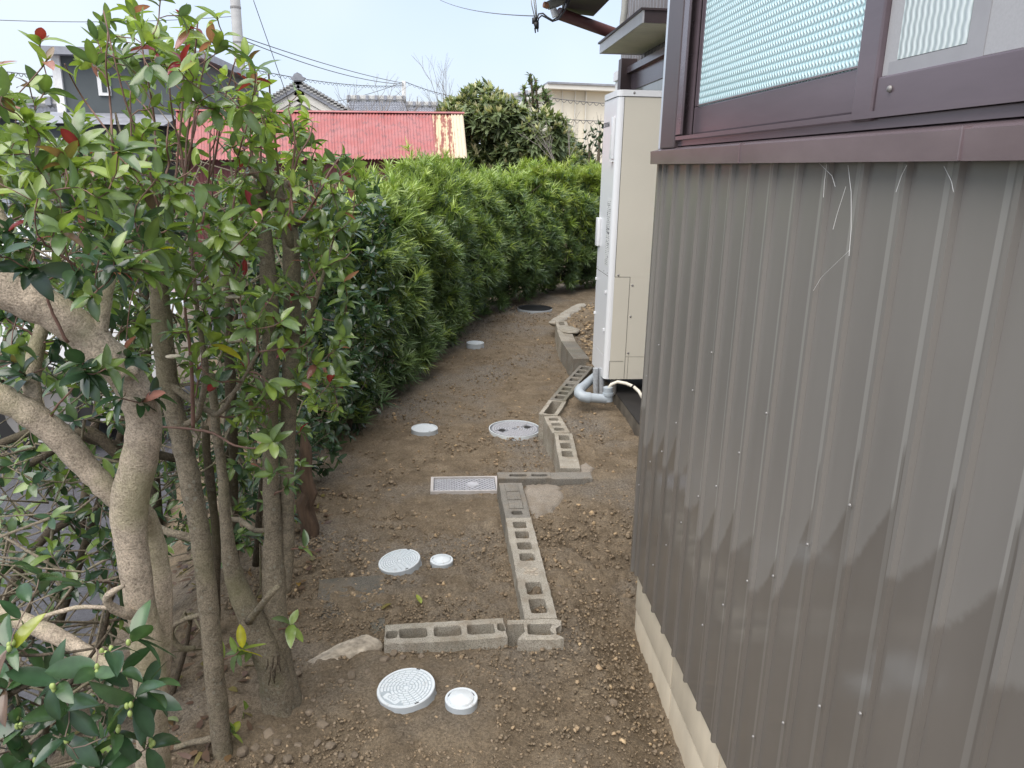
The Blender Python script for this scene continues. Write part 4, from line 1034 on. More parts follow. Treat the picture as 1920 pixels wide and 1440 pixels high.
for i in range(8):
    bm = bmesh.new(); bmesh.ops.create_icosphere(bm, subdivisions=2, radius=1)
    for v in bm.verts:
        q = v.co.copy(); v.co = q*(1+.30*noise.noise(q*1.1+Vector((i*7, 0, 0)))+.1*noise.noise(q*3+Vector((i, 5, 0))))
        for a in range(3): v.co[a] = max(-.78, min(.78, v.co[a]))
    mm = MB().bm(bm); sv_me.append(mm.mesh('stone', MT['stone'], 35))
spots = [(505, 1380, 22), (490, 1370, 14), (530, 1365, 12), (520, 1395, 16), (545, 1385, 14), (580, 1338, 15), (605, 1362, 20), (560, 1400, 14), (595, 1395, 12), (455, 1412, 22), (480, 1405, 16), (620, 1400, 16), (640, 1420, 14), (505, 1425, 18), (540, 1425, 16), (575, 1425, 16), (660, 1270, 16), (690, 1262, 13), (640, 1280, 12), (720, 1240, 16), (738, 1228, 14), (755, 1235, 12), (775, 1222, 12), (790, 1232, 10), (565, 1310, 9), (588, 1315, 8), (802, 1322, 9), (560, 1265, 12), (665, 1418, 13), (1150, 1320, 14), (1140, 1350, 12), (700, 1285, 10), (886, 1214, 8), (1048, 1102, 8), (1062, 1108, 7), (1120, 1110, 9), (1020, 1290, 8)]
for i, (x, y, s_) in enumerate(spots):
    g_ = 0
    for _ in range(3): q = atZ(x, y, g_); g_ = gzf(q.x, q.y)
    o = link('stone', sv_me[i % 8]); sz = s_*pxm(q.y)*.62*1.15
    o.scale = (sz*rr.uniform(.9, 1.2), sz*rr.uniform(.8, 1.1), sz*rr.uniform(.6, .85)); o.rotation_euler = (rr.uniform(-.3, .3), rr.uniform(-.3, .3), rr.uniform(0, 6)); o.location = (q.x, q.y, g_+sz*.28)
    near_ = 'lying in the soil heap at the foot of the grey tree trunks' if x < 500 else 'in the heap right of the double trunk' if (x < 600 and y > 1330) else 'between the double trunk and front lid' if (x < 700 and y > 1290) else 'lying beside the long pale boulder' if x < 720 else 'lying in front of the front block row' if y < 1260 else 'touching the rim of the nearest large lid' if x < 830 else 'lying alone on the open soil near the house wall' if (x > 1100 and y > 1200) else 'lying right of the hollow block corner'
    size_ = 'large' if s_ >= 20 else 'medium' if s_ >= 14 else 'small rounded' if s_ >= 10 else 'tiny'
    tag(o, size_+' earthy stone '+near_, 'stone', 'loose stones on the soil')

# ------------------------------------------------------------------ background buildings
def corr_sheet(p00, p10, p01, p11, pitch, amp, n_along=1, seg=6):
    """corrugated sheet between four corners; corrugation runs from p0x (ridge) to p1x (eave), waves along the first direction"""
    p00, p10, p01, p11 = map(Vector, (p00, p10, p01, p11)); W = (p10-p00).length; n = max(2, int(round(W/pitch))*seg)
    nr = (p10-p00).cross(p01-p00).normalized()
    if nr.z < 0: nr = -nr
    vs = []; fs = []
    for r in range(n_along+1):
        for i in range(n+1):
            t = i/n; a = p00.lerp(p10, t); b_ = p01.lerp(p11, t); p = a.lerp(b_, r/n_along)
            vs.append(p+nr*(amp*math.sin(2*math.pi*t*W/pitch)))
    for r in range(n_along):
        for i in range(n): fs.append((r*(n+1)+i, r*(n+1)+i+1, (r+1)*(n+1)+i+1, (r+1)*(n+1)+i))
    return MB().add(vs, fs)
YS = 15.0
er = atY(876, 297, YS); rr_ = atY(868, 213, YS+1.5); el = atY(330, 300, YS); rl = atY(330, 208, YS+1.5)
shed = thing('shed', 'low tin shed with a faded red corrugated roof and a rusting cream end', 'shed', (er.x-2.5, YS+.5, -.2))
rng_s = random.Random(3)
nsh = 10
xcr = (816-330)/(876-330)
for i in range(nsh):
    t0, t1 = xcr*i/nsh, xcr*(i+1)/nsh+.004
    dz = .006*(i % 2); dl = rng_s.uniform(-.02, .03)
    dn = (er-rr_).normalized()*dl
    q = corr_sheet(rl.lerp(rr_, t0)+Vector((0, 0, dz)), rl.lerp(rr_, t1)+Vector((0, 0, dz)), el.lerp(er, t0)+Vector((0, 0, dz))+dn, el.lerp(er, t1)+Vector((0, 0, dz))+dn, .064, .011, 3)
    q.build('roof_sheet', MT['red_roof'], shed, True)
q = corr_sheet(rl.lerp(rr_, xcr), rl.lerp(rr_, .962), el.lerp(er, xcr), el.lerp(er, .962), .064, .011, 3).build('roof_sheet', MT['rust_roof'], shed, True); q['label'] = 'cream roof sheet streaked with rust'
q = corr_sheet(rl.lerp(rr_, .957)+Vector((0, 0, .01)), rr_+Vector((0, 0, .01)), el.lerp(er, .957)+Vector((0, 0, .01)), er+Vector((0, 0, .01)), .064, .011, 3).build('roof_sheet', MT['cream_roof'], shed, True); q['label'] = 'plain cream roof sheet at the shed end'
b = MB(); b.prism([rl+Vector((0, -.08, .0)), rl+Vector((0, .0, .035)), rl+Vector((0, .1, .0))], rr_-rl+Vector((.03, 0, 0))); b.build('ridge_cap', MT['red_roof'], shed)
wy = YS+.22; zt = er.z-.02
corr_sheet((el.x, wy, zt), (er.x-.12, wy, zt), (el.x, wy, -.3), (er.x-.12, wy, -.3), .064, .008, 1, 4).build('wall', MT['red_wall'], shed, True)
b = MB(); b.box((er.x-.14, wy+.01, -.3), (er.x-.12, wy+2.6, zt)); b.box((el.x, wy+2.6, -.3), (er.x-.12, wy+2.62, zt)); b.build('end_wall', MT['red_wall'], shed)
b = MB(); b.add([rr_+Vector((0, .02, 0)), rl+Vector((0, .02, 0)), Vector((el.x, YS+3.1, er.z)), Vector((er.x, YS+3.1, er.z))], [(0, 1, 2, 3)]); b.build('rear_roof', MT['red_roof'], shed)

# cream building
YB_ = 27.
def P(px, py, y): return atY(px, py, y)
cb = thing('building', 'cream flat roofed building behind the loquat tree, shuttered window at right', 'building', P(1080, 300, YB_+4))
cl_, cc_, cr_ = P(985, 170, YB_+5.5), P(1027, 157, YB_), P(1190, 163, YB_+.6)
zt = cc_.z; zb_ = -.5
fx0 = cl_.x; 
b = MB(); 
base = [(cc_.x, cc_.y), (cr_.x+2, cr_.y), (cr_.x+2, YB_+9), (cl_.x, YB_+9), (cl_.x, cl_.y)]
ins = [(cc_.x+.22, cc_.y+.45), (cr_.x+1.8, cr_.y+.45), (cr_.x+1.8, YB_+8.6), (cl_.x+.3, YB_+8.6), (cl_.x+.3, cl_.y+.3)]
zf = P(1027, 166, YB_).z
b.prism([(x, y, zb_) for x, y in ins], (0, 0, zf-zb_)); b.build('wall', MT['cream_wall'], cb)
b = MB(); b.prism([(x, y, zf+.005) for x, y in base], (0, 0, zt-zf)); b.build('roof_fascia', MT['white_wall'], cb)
b = MB(); b.prism([(x+(.0), y-.05, zt+.006) for x, y in base], (0, 0, .06)); b.build('roof_edge', MT['tile'], cb)
w0, w1 = P(1106, 200, YB_+.9), P(1160, 234, YB_+.9)
yw = YB_+.84
wn_ = MB(); wn_.box((w0.x-.05, yw-.07, w1.z-.05), (w0.x, yw, w0.z+.05)); wn_.box((w0.x, yw-.07, w0.z), (w1.x, yw, w0.z+.05)); wo_ = wn_.build('window', MT['eave'], cb)
b = MB(); n = 10
for i in range(n): z0_ = w1.z+(w0.z-w1.z)*i/n; b.box((w0.x+.005, yw-.05, z0_), (w1.x, yw-.01, z0_+(w0.z-w1.z)/n*.72))
b.build('shutter_slats', MT['shutter'], wo_); b = MB().box((w0.x+.005, yw-.009, w1.z), (w1.x, yw-.004, w0.z)); b.build('shutter_back', MT['eave'], wo_)
b = MB()
for px in (1052, 1076, 1096): q = P(px, 200, YB_+.7); b.box((q.x-.01, YB_+.42, 0), (q.x+.01, YB_+.6, zf))
b.build('wall_joint', MT['white_wall'], cb)

def tile_roof(r0, r1, e0, e1, cols, rows, amp=.035):
    r0, r1, e0, e1 = map(Vector, (r0, r1, e0, e1)); nr = (r1-r0).cross(e0-r0).normalized(); nr = nr if nr.z > 0 else -nr
    vs = []; fs = []; nc = cols*4
    for r in range(rows):
        for (tt, lift) in ((r/rows, 0), ((r+1)/rows, .03)):
            for i in range(nc+1):
                t = i/nc; p = r0.lerp(r1, t).lerp(e0.lerp(e1, t), tt); vs.append(p+nr*(amp*abs(math.sin(math.pi*t*cols))+lift))
        o_ = r*2*(nc+1)
        for i in range(nc): fs.append((o_+i, o_+i+1, o_+nc+1+i+1, o_+nc+1+i))
        if r: 
            for i in range(nc): fs.append((o_-(nc+1)+i, o_-(nc+1)+i+1, o_+i+1, o_+i))
    return MB().add(vs, fs)
def tiled_house(label, r0, r1, e0, e1, back, wall='white_wall', cols=30, rows=12, hip=None):
    t = thing('tiled_house', label, 'house', (r0.x, r0.y, 0))
    tile_roof(r0, r1, e0, e1, cols, rows).build('roof', MT['tile'], t)
    b = MB().tube([r0+Vector((-.1, 0, .1)), r1+Vector((.1, 0, .1))], .16, 8); b.build('ridge', MT['tile_pale'], t)
    b = MB(); n = int((r1-r0).length/.35)
    for i in range(n+1): q = r0.lerp(r1, i/n); b.box(q+Vector((-.06, -.22, .06)), q+Vector((.06, .2, .24)))
    b.build('ridge_tiles', MT['tile'], t)
    b = MB(); b.add([r0, r1, Vector((e1.x, back, e1.z)), Vector((e0.x, back, e0.z))], [(0, 1, 2, 3)]); b.build('rear_roof', MT['tile'], t)
    b = MB(); b.box((e0.x+.4, e0.y+.5, -.5), (e1.x-.4, back-.5, e0.z+.05)); b.prism([(e0.x+.42, e0.y+.5, e0.z), (e0.x+.42, r0.y, r0.z-.2), (e0.x+.42, back-.5, e0.z)], (e1.x-e0.x-.84, 0, 0)); b.build('wall', MT[wall], t)
    return t
tiled_house('grey tiled house roof between the white gable and the bare trees', P(655, 190, 36), P(757, 191, 36), P(650, 226, 33.2), P(770, 226, 33.2), 39, cols=22, rows=11)
tiled_house('lower grey tiled roof seen behind the bare tree left of the loquat', P(762, 201, 38), P(850, 202, 38), P(755, 230, 35.5), P(860, 230, 35.5), 41, cols=18, rows=9)
tiled_house('grey tiled roof slope peeping between the loquat tree and the cream building', P(905, 196, 40.5), P(1000, 177, 40.5), P(900, 225, 38), P(1004, 215, 38), 43, cols=20, rows=9)
tiled_house('low dark tiled roof at the far left, in front of the dark green house', P(-60, 203, 19), P(132, 204, 19), P(-70, 222, 17.5), P(140, 222, 17.5), 21, 'green_wall', 26, 7)

# white gabled storehouse with ridge ornament
YG = 26.
ap, gr, gl = P(560, 158, YG), P(655, 213, YG), P(468, 213, YG)
gh = thing('storehouse', 'white gabled storehouse with a tiled verge and a dark ridge ornament', 'storehouse', (ap.x, YG+3, 0))
b = MB(); b.prism([Vector((gl.x+.5, YG+.35, -.5)), Vector((gr.x-.5, YG+.35, -.5)), Vector((gr.x-.5, YG+.35, gr.z-.1)), Vector((ap.x, YG+.35, ap.z-.35)), Vector((gl.x+.5, YG+.35, gl.z-.1))], (0, 6, 0)); b.build('wall', MT['blue_white'], gh)
def barge(a, c, th, y0, y1, off):
    n = Vector((-(c-a).z, 0, (c-a).x)).normalized(); n = n if n.z > 0 else -n
    return MB().prism([Vector((a.x, y0, a.z))+n*off, Vector((c.x, y0, c.z))+n*off, Vector((c.x, y0, c.z))+n*(off-th), Vector((a.x, y0, a.z))+n*(off-th)], (0, y1-y0, 0))
for c in (gr, gl):
    barge(ap, c, .22, YG-.02, YG+.3, -.13).build('bargeboard', MT['white_wall'], gh)
    barge(ap, c, .12, YG+.02, YG+.34, -.36).build('moulding', MT['white_wall'], gh)
    barge(ap, c, .12, YG-.1, YG+6.5, 0).build('roof', MT['tile'], gh)
    for i in range(15):
        q = ap.lerp(c, (i+.5)/15); MB().box(q+Vector((-.11, -.12, .005)), q+Vector((.11, .16, .10))).build('verge_tile', MT['tile_pale'], gh)
b = MB(); q = ap
b.box(q+Vector((-.12, -.12, .02)), q+Vector((.12, .2, .10))); b.prism([q+Vector((x*.72, -.14, .10+(z-.18)*.62)) for x, z in ((-.24, .18), (.24, .18), (.32, .32), (.2, .36), (.14, .48), (0, .56), (-.14, .48), (-.2, .36), (-.32, .32))], (0, .18, 0)); b.build('ridge_ornament', MT['tile'], gh)

# dark green house at the left
YD = 17.
dg = thing('house', 'dark green clad house behind the shrubs at the left', 'house', P(230, 260, YD+3))
tl, tr = P(97, 92, YD), P(372, 112, YD)
zf = P(160, 223, YD).z
b = MB(); b.box((tl.x+.02, YD, zf), (tr.x, YD+5, tl.z-.12)); b.build('upper_wall', MT['green_wall'], dg)
b = MB(); b.box((tl.x-.1, YD-.9, -.4), (tr.x-.6, YD+5, zf-.15)); b.build('lower_wall', MT['green_wall'], dg)
b = MB(); b.box((tl.x-.02, YD-.06, zf), (tl.x+.14, YD-.001, tl.z-.12)); b.build('corner_board', MT['frame_white'], dg)
b = MB(); b.box((tl.x-.15, YD-.3, tl.z-.12), (tr.x+.2, YD+5.2, tl.z+.02)); b.build('roof', MT['tile'], dg)
b = MB(); b.prism([(tl.x-.3, YD-1.2, zf-.14), (tl.x-.3, YD-.01, zf+.12), (tl.x-.3, YD-.01, zf-.14)], (tr.x-tl.x-.1, 0, 0)); b.build('lean_to_roof', MT['tile'], dg)
a_, c_ = P(182, 135, YD), P(210, 180, YD)
b = MB(); b.box((a_.x, YD-.05, c_.z), (c_.x, YD-.001, a_.z)); wv_ = b.build('window', MT['frame_white'], dg); MB().box((a_.x+.08, YD-.06, c_.z+.06), (c_.x-.06, YD-.051, a_.z-.06)).build('glass_pane', MT['dim_glass'], wv_)
a_, c_ = P(355, 155, YD), P(374, 192, YD)
b = MB(); b.box((a_.x, YD-.06, c_.z), (a_.x+.07, YD-.001, a_.z)); b.box((a_.x+.14, YD-.06, c_.z), (c_.x, YD-.001, a_.z)); wv_ = b.build('window', MT['frame_white'], dg)
b = MB(); a_ = P(240, 262, YD-.9); b.box((tl.x-.12, YD-.98, a_.z-.10), (tr.x-.58, YD-.901, a_.z)); b.build('base_trim', MT['frame_white'], dg)
pw = thing('building', 'pale wall of a neighbouring building right of the dark green house', 'building', P(410, 250, 22))
a_, c_ = P(392, 135, 22), P(430, 300, 22); b = MB().box((a_.x, 22, -.4), (c_.x, 26, a_.z)); b.build('wall', MT['cream_wall'], pw); b = MB().box((a_.x-.1, 21.8, a_.z), (c_.x+.1, 26.2, a_.z+.12)); b.build('roof_edge', MT['tile'], pw)

# utility poles and wires
up_ = thing('utility_pole', 'tall pale concrete utility pole rising behind the leafy tree', 'utility pole', (P(455, 190, 24).x, 24, -.4))
pt, pb = P(440, 0, 24), P(455, 190, 24)
xm = (pt.x+pb.x)/2
b = MB().tube([(xm, 24, -.4), (xm, 24, 9.5)], [.17, .12], 12); b.build('pole', MT['pole'], up_, 50)
for i in range(16):
    z = 2.4+i*.45; b = MB().tube([(xm-.13, 23.95+.1*(i % 2), z), (xm-.28 if i % 2 else xm+.28, 23.95, z)], .011, 5) if i % 4 == 0 else None
    if b: b.build('step_bolt', MT['steel'], up_)
b = MB()
for z in (6.9, 4.7, 5.6): b.lathe([(.135, 0), (.15, .01), (.15, .06), (.135, .07)], 12, (xm, 24, z))
b.build('band', MT['steel'], up_)
b = MB(); b.tube([(xm, 24, 6.6), (xm+.8, 24.0, 7.5)], .02, 5); b.box((xm-.7, 23.9, 7.55), (xm+.9, 23.98, 7.63)); b.build('cross_arm', MT['steel'], up_)
p2 = P(757, 152, 40)
u2 = thing('utility_pole', 'small distant pole with a cross of wires above the tiled roof', 'utility pole', (p2.x, 40, -.4)); b = MB().tube([(p2.x, 40, -.4), (p2.x, 40, p2.z)], [.13, .10], 8); b.build('pole', MT['pole'], u2, True)
p3 = P(30, 188, 45)
u3 = thing('antenna', 'thin aerial mast far off above the low dark roof', 'antenna', (p3.x, 45, 0)); b = MB(); b.tube([(p3.x, 45, 0), (p3.x, 45, p3.z+.3)], .04, 6); b.tube([(p3.x-.7, 45, p3.z-.1), (p3.x+.7, 45, p3.z-.1)], .025, 5); b.tube([(p3.x-.4, 45, p3.z+.15), (p3.x+.4, 45, p3.z+.15)], .025, 5); b.build('mast', MT['wire'], u3)
def wire(label, a, b_, sag, r=.012, coil=0):
    n = 60 if coil else 24; pts = []
    for i in range(n+1):
        t = i/n; p = a.lerp(b_, t); p.z -= sag*4*t*(1-t); pts.append(p)
    m = MB().tube(pts, r, 5)
    if coil:
        cpts = []
        k_ = coil*8
        for i in range(k_+1):
            t = i/k_; p = a.lerp(b_, t); p.z -= sag*4*t*(1-t)+.045+.04*math.sin(i*math.pi/4); cpts.append(p)
        m.tube(cpts, r*.7, 4)
    return tag(m.build('overhead_wire', MT['wire'], None, True), label, 'wire')
wire('upper overhead wire running from the concrete pole to the distant pole', P(446, 66, 24), P(757, 156, 40), .12, .014)
wire('second overhead wire just below the upper one, pole to pole', P(448, 72, 24), P(757, 158, 40), .25, .014)
wire('overhead cable with a lashed loop running past the white gable roof', P(450, 125, 24), P(757, 160, 40), .2, .012, 40)
wire('steep stay wire dropping from the pole top towards the shed', P(475, 0, 24), P(545, 200, 25), .0, .011)
wire('overhead wire sagging from the distant pole to the right', P(757, 152, 40), P(1000, 180, 44), .5, .014, 30)
wire('thin overhead wire from the distant pole down to the left', P(757, 153, 40), P(560, 198, 36), .2, .012)
wire('thin overhead wire crossing the open sky to the eave splice', P(825, 0, 14), P(1003, 30, 6.3), .05, .004)
wire('overhead cable with loops crossing the sky at the far left', P(-40, 128, 22), P(447, 128, 24), .25, .012, 50)
wire('higher thin wire crossing the sky at the far left', P(-40, 36, 22), P(445, 30, 24), .1, .009)
wire('lashed cable crossing in front of the cream building high up', P(1030, 183, 24), P(1200, 195, 24), .05, .010, 14)
wire('lashed cable crossing in front of the cream building lower down', P(1030, 221, 22), P(1200, 228, 22), .03, .010, 14)

# ------------------------------------------------------------------ leaves
def leaf_geo(w=.40, fold=.16, droop=.25, tip=1.0, wave=0.0, rows=5):
    """leaf along +y, length 1, top side +z"""
    V = []; Fq = []
    prof = [0, .55, .95, 1.0, .78, .40, .0]
    ts = [0, .12, .32, .52, .74, .90, 1.0]
    for t, p in zip(ts, prof):
        hw = w*.5*p + (.012 if t < 1 else .003)
        z0 = -droop*t*t+ .0
        for s in (-1, 0, 1):
            V.append((s*hw, t, z0+fold*hw*abs(s)*1.6+wave*math.sin(t*9+s)*abs(s)))
    for r in range(len(ts)-1):
        for c in (0, 1): Fq.append((r*3+c, r*3+c+1, (r+1)*3+c+1, (r+1)*3+c))
    return np.array(V), np.array(Fq)
SHAPES = [leaf_geo(.40, .18, .22), leaf_geo(.46, .10, .10), leaf_geo(.36, .30, .40), leaf_geo(.44, .15, .55), leaf_geo(.38, .22, -.08), leaf_geo(.42, .38, .3, wave=.012)]
def leaf_tint(base, rim=1.0):
    """per-vertex colour: paler midrib"""
    t = np.tile(np.array(base), (21, 1)); t[1::3] *= 1.35; return t
def frame(d, nhint):
    d = d/np.linalg.norm(d); x = np.cross(d, nhint); l = np.linalg.norm(x)
    if l < 1e-5: x = np.cross(d, np.array([1., .3, 0])); l = np.linalg.norm(x)
    x /= l; z = np.cross(x, d); return np.stack([x, d, z], 1)
def project(p):
    q = p-np.array([0, 0, EYE]); f3 = np.array(fwd); d = q@f3; u = q@np.array(cr); v = q@np.array(cu)
    dd = np.where(d > .05, d, .05)
    return 960+F*u/dd, 720-F*v/dd, d
LEAF_MESH = {}
def leaf_mesh(shape, col):
    k = (shape, col)
    if k not in LEAF_MESH:
        v, f = SHAPES[shape]; LEAF_MESH[k] = np_mesh('leaf', v, f, MT['leaf'], leaf_tint(col))
    return LEAF_MESH[k]
GREEN = [(.110, .168, .050), (.140, .208, .050), (.082, .136, .052), (.170, .245, .060), (.115, .172, .068)]
BRIGHT = [(.205, .285, .060), (.240, .315, .070), (.170, .250, .055)]
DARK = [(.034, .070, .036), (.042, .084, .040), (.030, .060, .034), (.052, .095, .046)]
REDS = [(.22, .025, .035), (.34, .14, .125), (.16, .025, .04), (.36, .17, .14)]
BROWN = [(.17, .105, .05), (.12, .075, .05), (.18, .15, .05)]
YELL = [(.42, .40, .03), (.26, .30, .04)]

class Leaves:
    def __init__(s): s.p = []; s.R = []; s.s = []; s.sh = []; s.c = []
    def add(s, p, d, up_, size, shape, col):
        s.p.append(np.array(p, float)); s.R.append(frame(np.array(d, float), np.array(up_, float))); s.s.append(size); s.sh.append(shape); s.c.append(col)
    def finish(s, parent, nparts=300, name='leaf', stuff='foliage'):
        if not s.p: return
        p = np.array(s.p); R = np.array(s.R); sz = np.array(s.s); sh = np.array(s.sh)
        px, py, d = project(p+R[:, :, 1]*(sz*.5)[:, None])
        vis = (d > .1) & (px > -20) & (px < 1940) & (py > -20) & (py < 1460)
        score = np.where(vis, sz/np.maximum(d, .1), 0); order = np.argsort(-score)
        single = set(order[:nparts][score[order[:nparts]]*F > 12].tolist()) if nparts else set()
        base = Vector(wmat(parent).translation)
        for i in single:
            o = bpy.data.objects.new(name, leaf_mesh(int(sh[i]), s.c[i])); COL.objects.link(o); o.parent = parent
            m = Matrix(((R[i] * sz[i]).tolist())).to_4x4(); m.translation = Vector(p[i])-base
            o.matrix_local = m
        rest = [i for i in range(len(p)) if i not in single]
        if rest:
            Vs = []; Fs = []; Ts = []; off = 0
            for k in range(len(SHAPES)):
                idx = np.array([i for i in rest if sh[i] == k], dtype=int)
                if not len(idx): continue
                v, f = SHAPES[k]
                W = np.einsum('nij,vj->nvi', R[idx]*sz[idx][:, None, None], v)+p[idx][:, None]
                Vs.append(W.reshape(-1, 3)); Fs.append((f[None]+(np.arange(len(idx))*len(v))[:, None, None]+off).reshape(-1, 4)); off += len(idx)*len(v)
                Ts.append(np.concatenate([leaf_tint(s.c[i]) for i in idx]))
            me = np_mesh(stuff, np.concatenate(Vs), np.concatenate(Fs), MT['leaf'], np.concatenate(Ts))
            o = link(stuff, me, parent); o['kind'] = 'stuff'

UPV = np.array([0, 0, 1.])
def rosette(L, tip, d, size, n, cols, r, spread=(.5, 1.2), odd=None, pod=0):
    d = d/np.linalg.norm(d); a = np.cross(d, UPV if abs(d[2]) < .9 else np.array([1., 0, 0])); a /= np.linalg.norm(a); b = np.cross(d, a); ph = r.random()*6.3
    for i in range(n):
        t = ph+2*math.pi*(i+.35*r.random())/n; an = r.uniform(*spread)
        dd = d*math.cos(an)+(a*math.cos(t)+b*math.sin(t))*math.sin(an)
        dd[2] -= .18*r.random()
        up_ = UPV*.8+d*.5+.35*r.normal(size=3)
        c = cols[r.integers(len(cols))]
        if odd is not None and r.random() < odd[0]: c = odd[1][r.integers(len(odd[1]))]
        L.add(tip-d*size*.25*r.random(), dd, up_, size*r.uniform(.72, 1.15), int(r.integers(len(SHAPES))), c)

class Skel:
    """a woody skeleton: trunks given, twigs grown out to targets"""
    def __init__(s, seed): s.n = []; s.rad = []; s.dirs = []; s.t = {}; s.r = np.random.default_rng(seed)
    def limb(s, mb, pts, rad, n=12, sub=5, wob=.006, node=True, lumps=.05):
        """smooth tapering limb through the points"""
        pts = [np.array(p, float) for p in pts]; out = []; rr = []
        m = len(pts)
        for i in range(m-1):
            p0, p1, p2, p3 = pts[max(i-1, 0)], pts[i], pts[i+1], pts[min(i+2, m-1)]
            for k in range(sub):
                t = k/sub
                q = .5*((2*p1)+(-p0+p2)*t+(2*p0-5*p1+4*p2-p3)*t*t+(-p0+3*p1-3*p2+p3)*t**3)
                out.append(q+s.r.normal(size=3)*wob*.3); rr.append((rad[i]*(1-t)+rad[i+1]*t)*(1+lumps*s.r.normal()))
        out.append(pts[-1]); rr.append(rad[-1])
        mb.tube(out, rr, n)
        if node:
            for i in range(2, len(out)): s.n.append(out[i]); s.rad.append(rr[i]); s.dirs.append(out[i]-out[i-1])
        return out
    def twigs(s, mb, targets, bias=.6, rmax=.006, rtip=.0013, n=5, attach=None, lift=.25):
        """returns tips [(pos, dir)]"""
        tips = []
        tg = [np.array(t, float) for t in targets]
        N_ = np.array(s.n); 
        dist = [np.min(np.linalg.norm(N_-t, axis=1)) for t in tg]
        for i in np.argsort(dist):
            t = tg[i]; N_ = np.array(s.n); dv = t-N_; dl = np.linalg.norm(dv, axis=1)
            cost = dl*(1+bias*np.clip((N_[:, 2]-t[2]+.05)/(dl+.02), -.3, 1.2))
            j = int(np.argmin(cost)); p0 = N_[j]; v = t-p0; L = np.linalg.norm(v)
            if L < .02: continue
            ax = s.dirs[j]/(np.linalg.norm(s.dirs[j])+1e-9)
            c1 = p0+ax*L*.25+v*.2+s.r.normal(size=3)*L*.08; c2 = p0+v*.72+s.r.normal(size=3)*L*.09-np.array([0, 0, lift*L*.25])
            k = max(3, min(9, int(L/.04)+2)); pts = []; 
            for q in range(k+1):
                u = q/k; pts.append(p0*(1-u)**3+3*c1*u*(1-u)**2+3*c2*u*u*(1-u)+t*u**3)
            r0 = min(s.rad[j]*.75, rtip+min(rmax, .011*L+.0008))
            rad = [r0*(1-q/k)+rtip*(q/k) for q in range(k+1)]
            mb.tube(pts, rad, n, False)
            for q in range(1, k+1): s.n.append(pts[q]); s.rad.append(rad[q]); s.dirs.append(pts[q]-pts[q-1])
            tips.append((pts[-1], pts[-1]-pts[-2], pts))
        return tips
def pxr(px, py, y): return np.array(atY(px, py, y))
def W(px_width, y): return px_width*.5*pxm(y)*.80

def spray(tree, sk, targets, L, size, ncol, rmat, odd=None, nl=(4, 7), rmax=.005, lift=.25, along=2, bias=.6, spread=(.5, 1.2), name='twigs', rtip=.0013):
    mb = MB(); tips = sk.twigs(mb, targets, bias, rmax, lift=lift, rtip=rtip)
    r = sk.r
    for (p, d, pts) in tips:
        cols = ncol(p, r); sc = size*r.uniform(.8, 1.15)
        rosette(L, p, d, sc, int(r.integers(nl[0], nl[1]+1)), cols, r, spread, odd)
        for _ in range(int(r.integers(0, along+1))):
            q = pts[-1-int(r.integers(1, min(4, len(pts)-1)))]
            dd = d/np.linalg.norm(d)+r.normal(size=3)*.9
            L.add(q, dd, UPV+.4*r.normal(size=3), sc*r.uniform(.6, .95), int(r.integers(len(SHAPES))), cols[int(r.integers(len(cols)))])
    if mb.v: o = mb.build(name, MT[rmat], tree, True); o['kind'] = 'stuff'
    return tips
def region(r, n, poly, y0, y1, power=1.0):
    """n points inside a polygon of photo pixels, between two distances"""
    poly = np.array(poly, float); lo, hi = poly.min(0), poly.max(0); out = []
    while len(out) < n:
        x, y = r.uniform(lo[0], hi[0]), r.uniform(lo[1], hi[1]); c = False; j = len(poly)-1
        for i in range(len(poly)):
            if (poly[i][1] > y) != (poly[j][1] > y) and x < (poly[j][0]-poly[i][0])*(y-poly[i][1])/(poly[j][1]-poly[i][1])+poly[i][0]: c = not c
            j = i
        if c: out.append(pxr(x, y, y0+(y1-y0)*r.random()**power))
    return out

# ------------------------------------------------------------------ far vegetation
def needle_np(n, r):
    """template blade set"""
    return np.array([[-.5, 0, 0], [.5, 0, 0], [-.62, .45, .0], [.62, .45, .0], [-.08, 1, -.10], [.08, 1, -.10]]), np.array([[0, 1, 3, 2], [2, 3, 5, 4]])
BV, BF = needle_np(0, None)
def blades(P_, D, Uh, ln, wd, T):
    """vectorised leaf blades: base points, directions, up hints, lengths, widths, tints -> mesh arrays"""
    D = D/np.linalg.norm(D, axis=1, keepdims=True); X = np.cross(D, Uh); X /= np.linalg.norm(X, axis=1, keepdims=True)+1e-9; Zv = np.cross(X, D)
    V = P_[:, None]+X[:, None]*(BV[None, :, :1]*wd[:, None, None])+D[:, None]*(BV[None, :, 1:2]*ln[:, None, None])+Zv[:, None]*(BV[None, :, 2:]*ln[:, None, None])
    n = len(P_); Fq = BF[None]+(np.arange(n)*6)[:, None, None]
    return V.reshape(-1, 3), Fq.reshape(-1, 4), np.repeat(T[:, None], 6, 1).reshape(-1, 3)
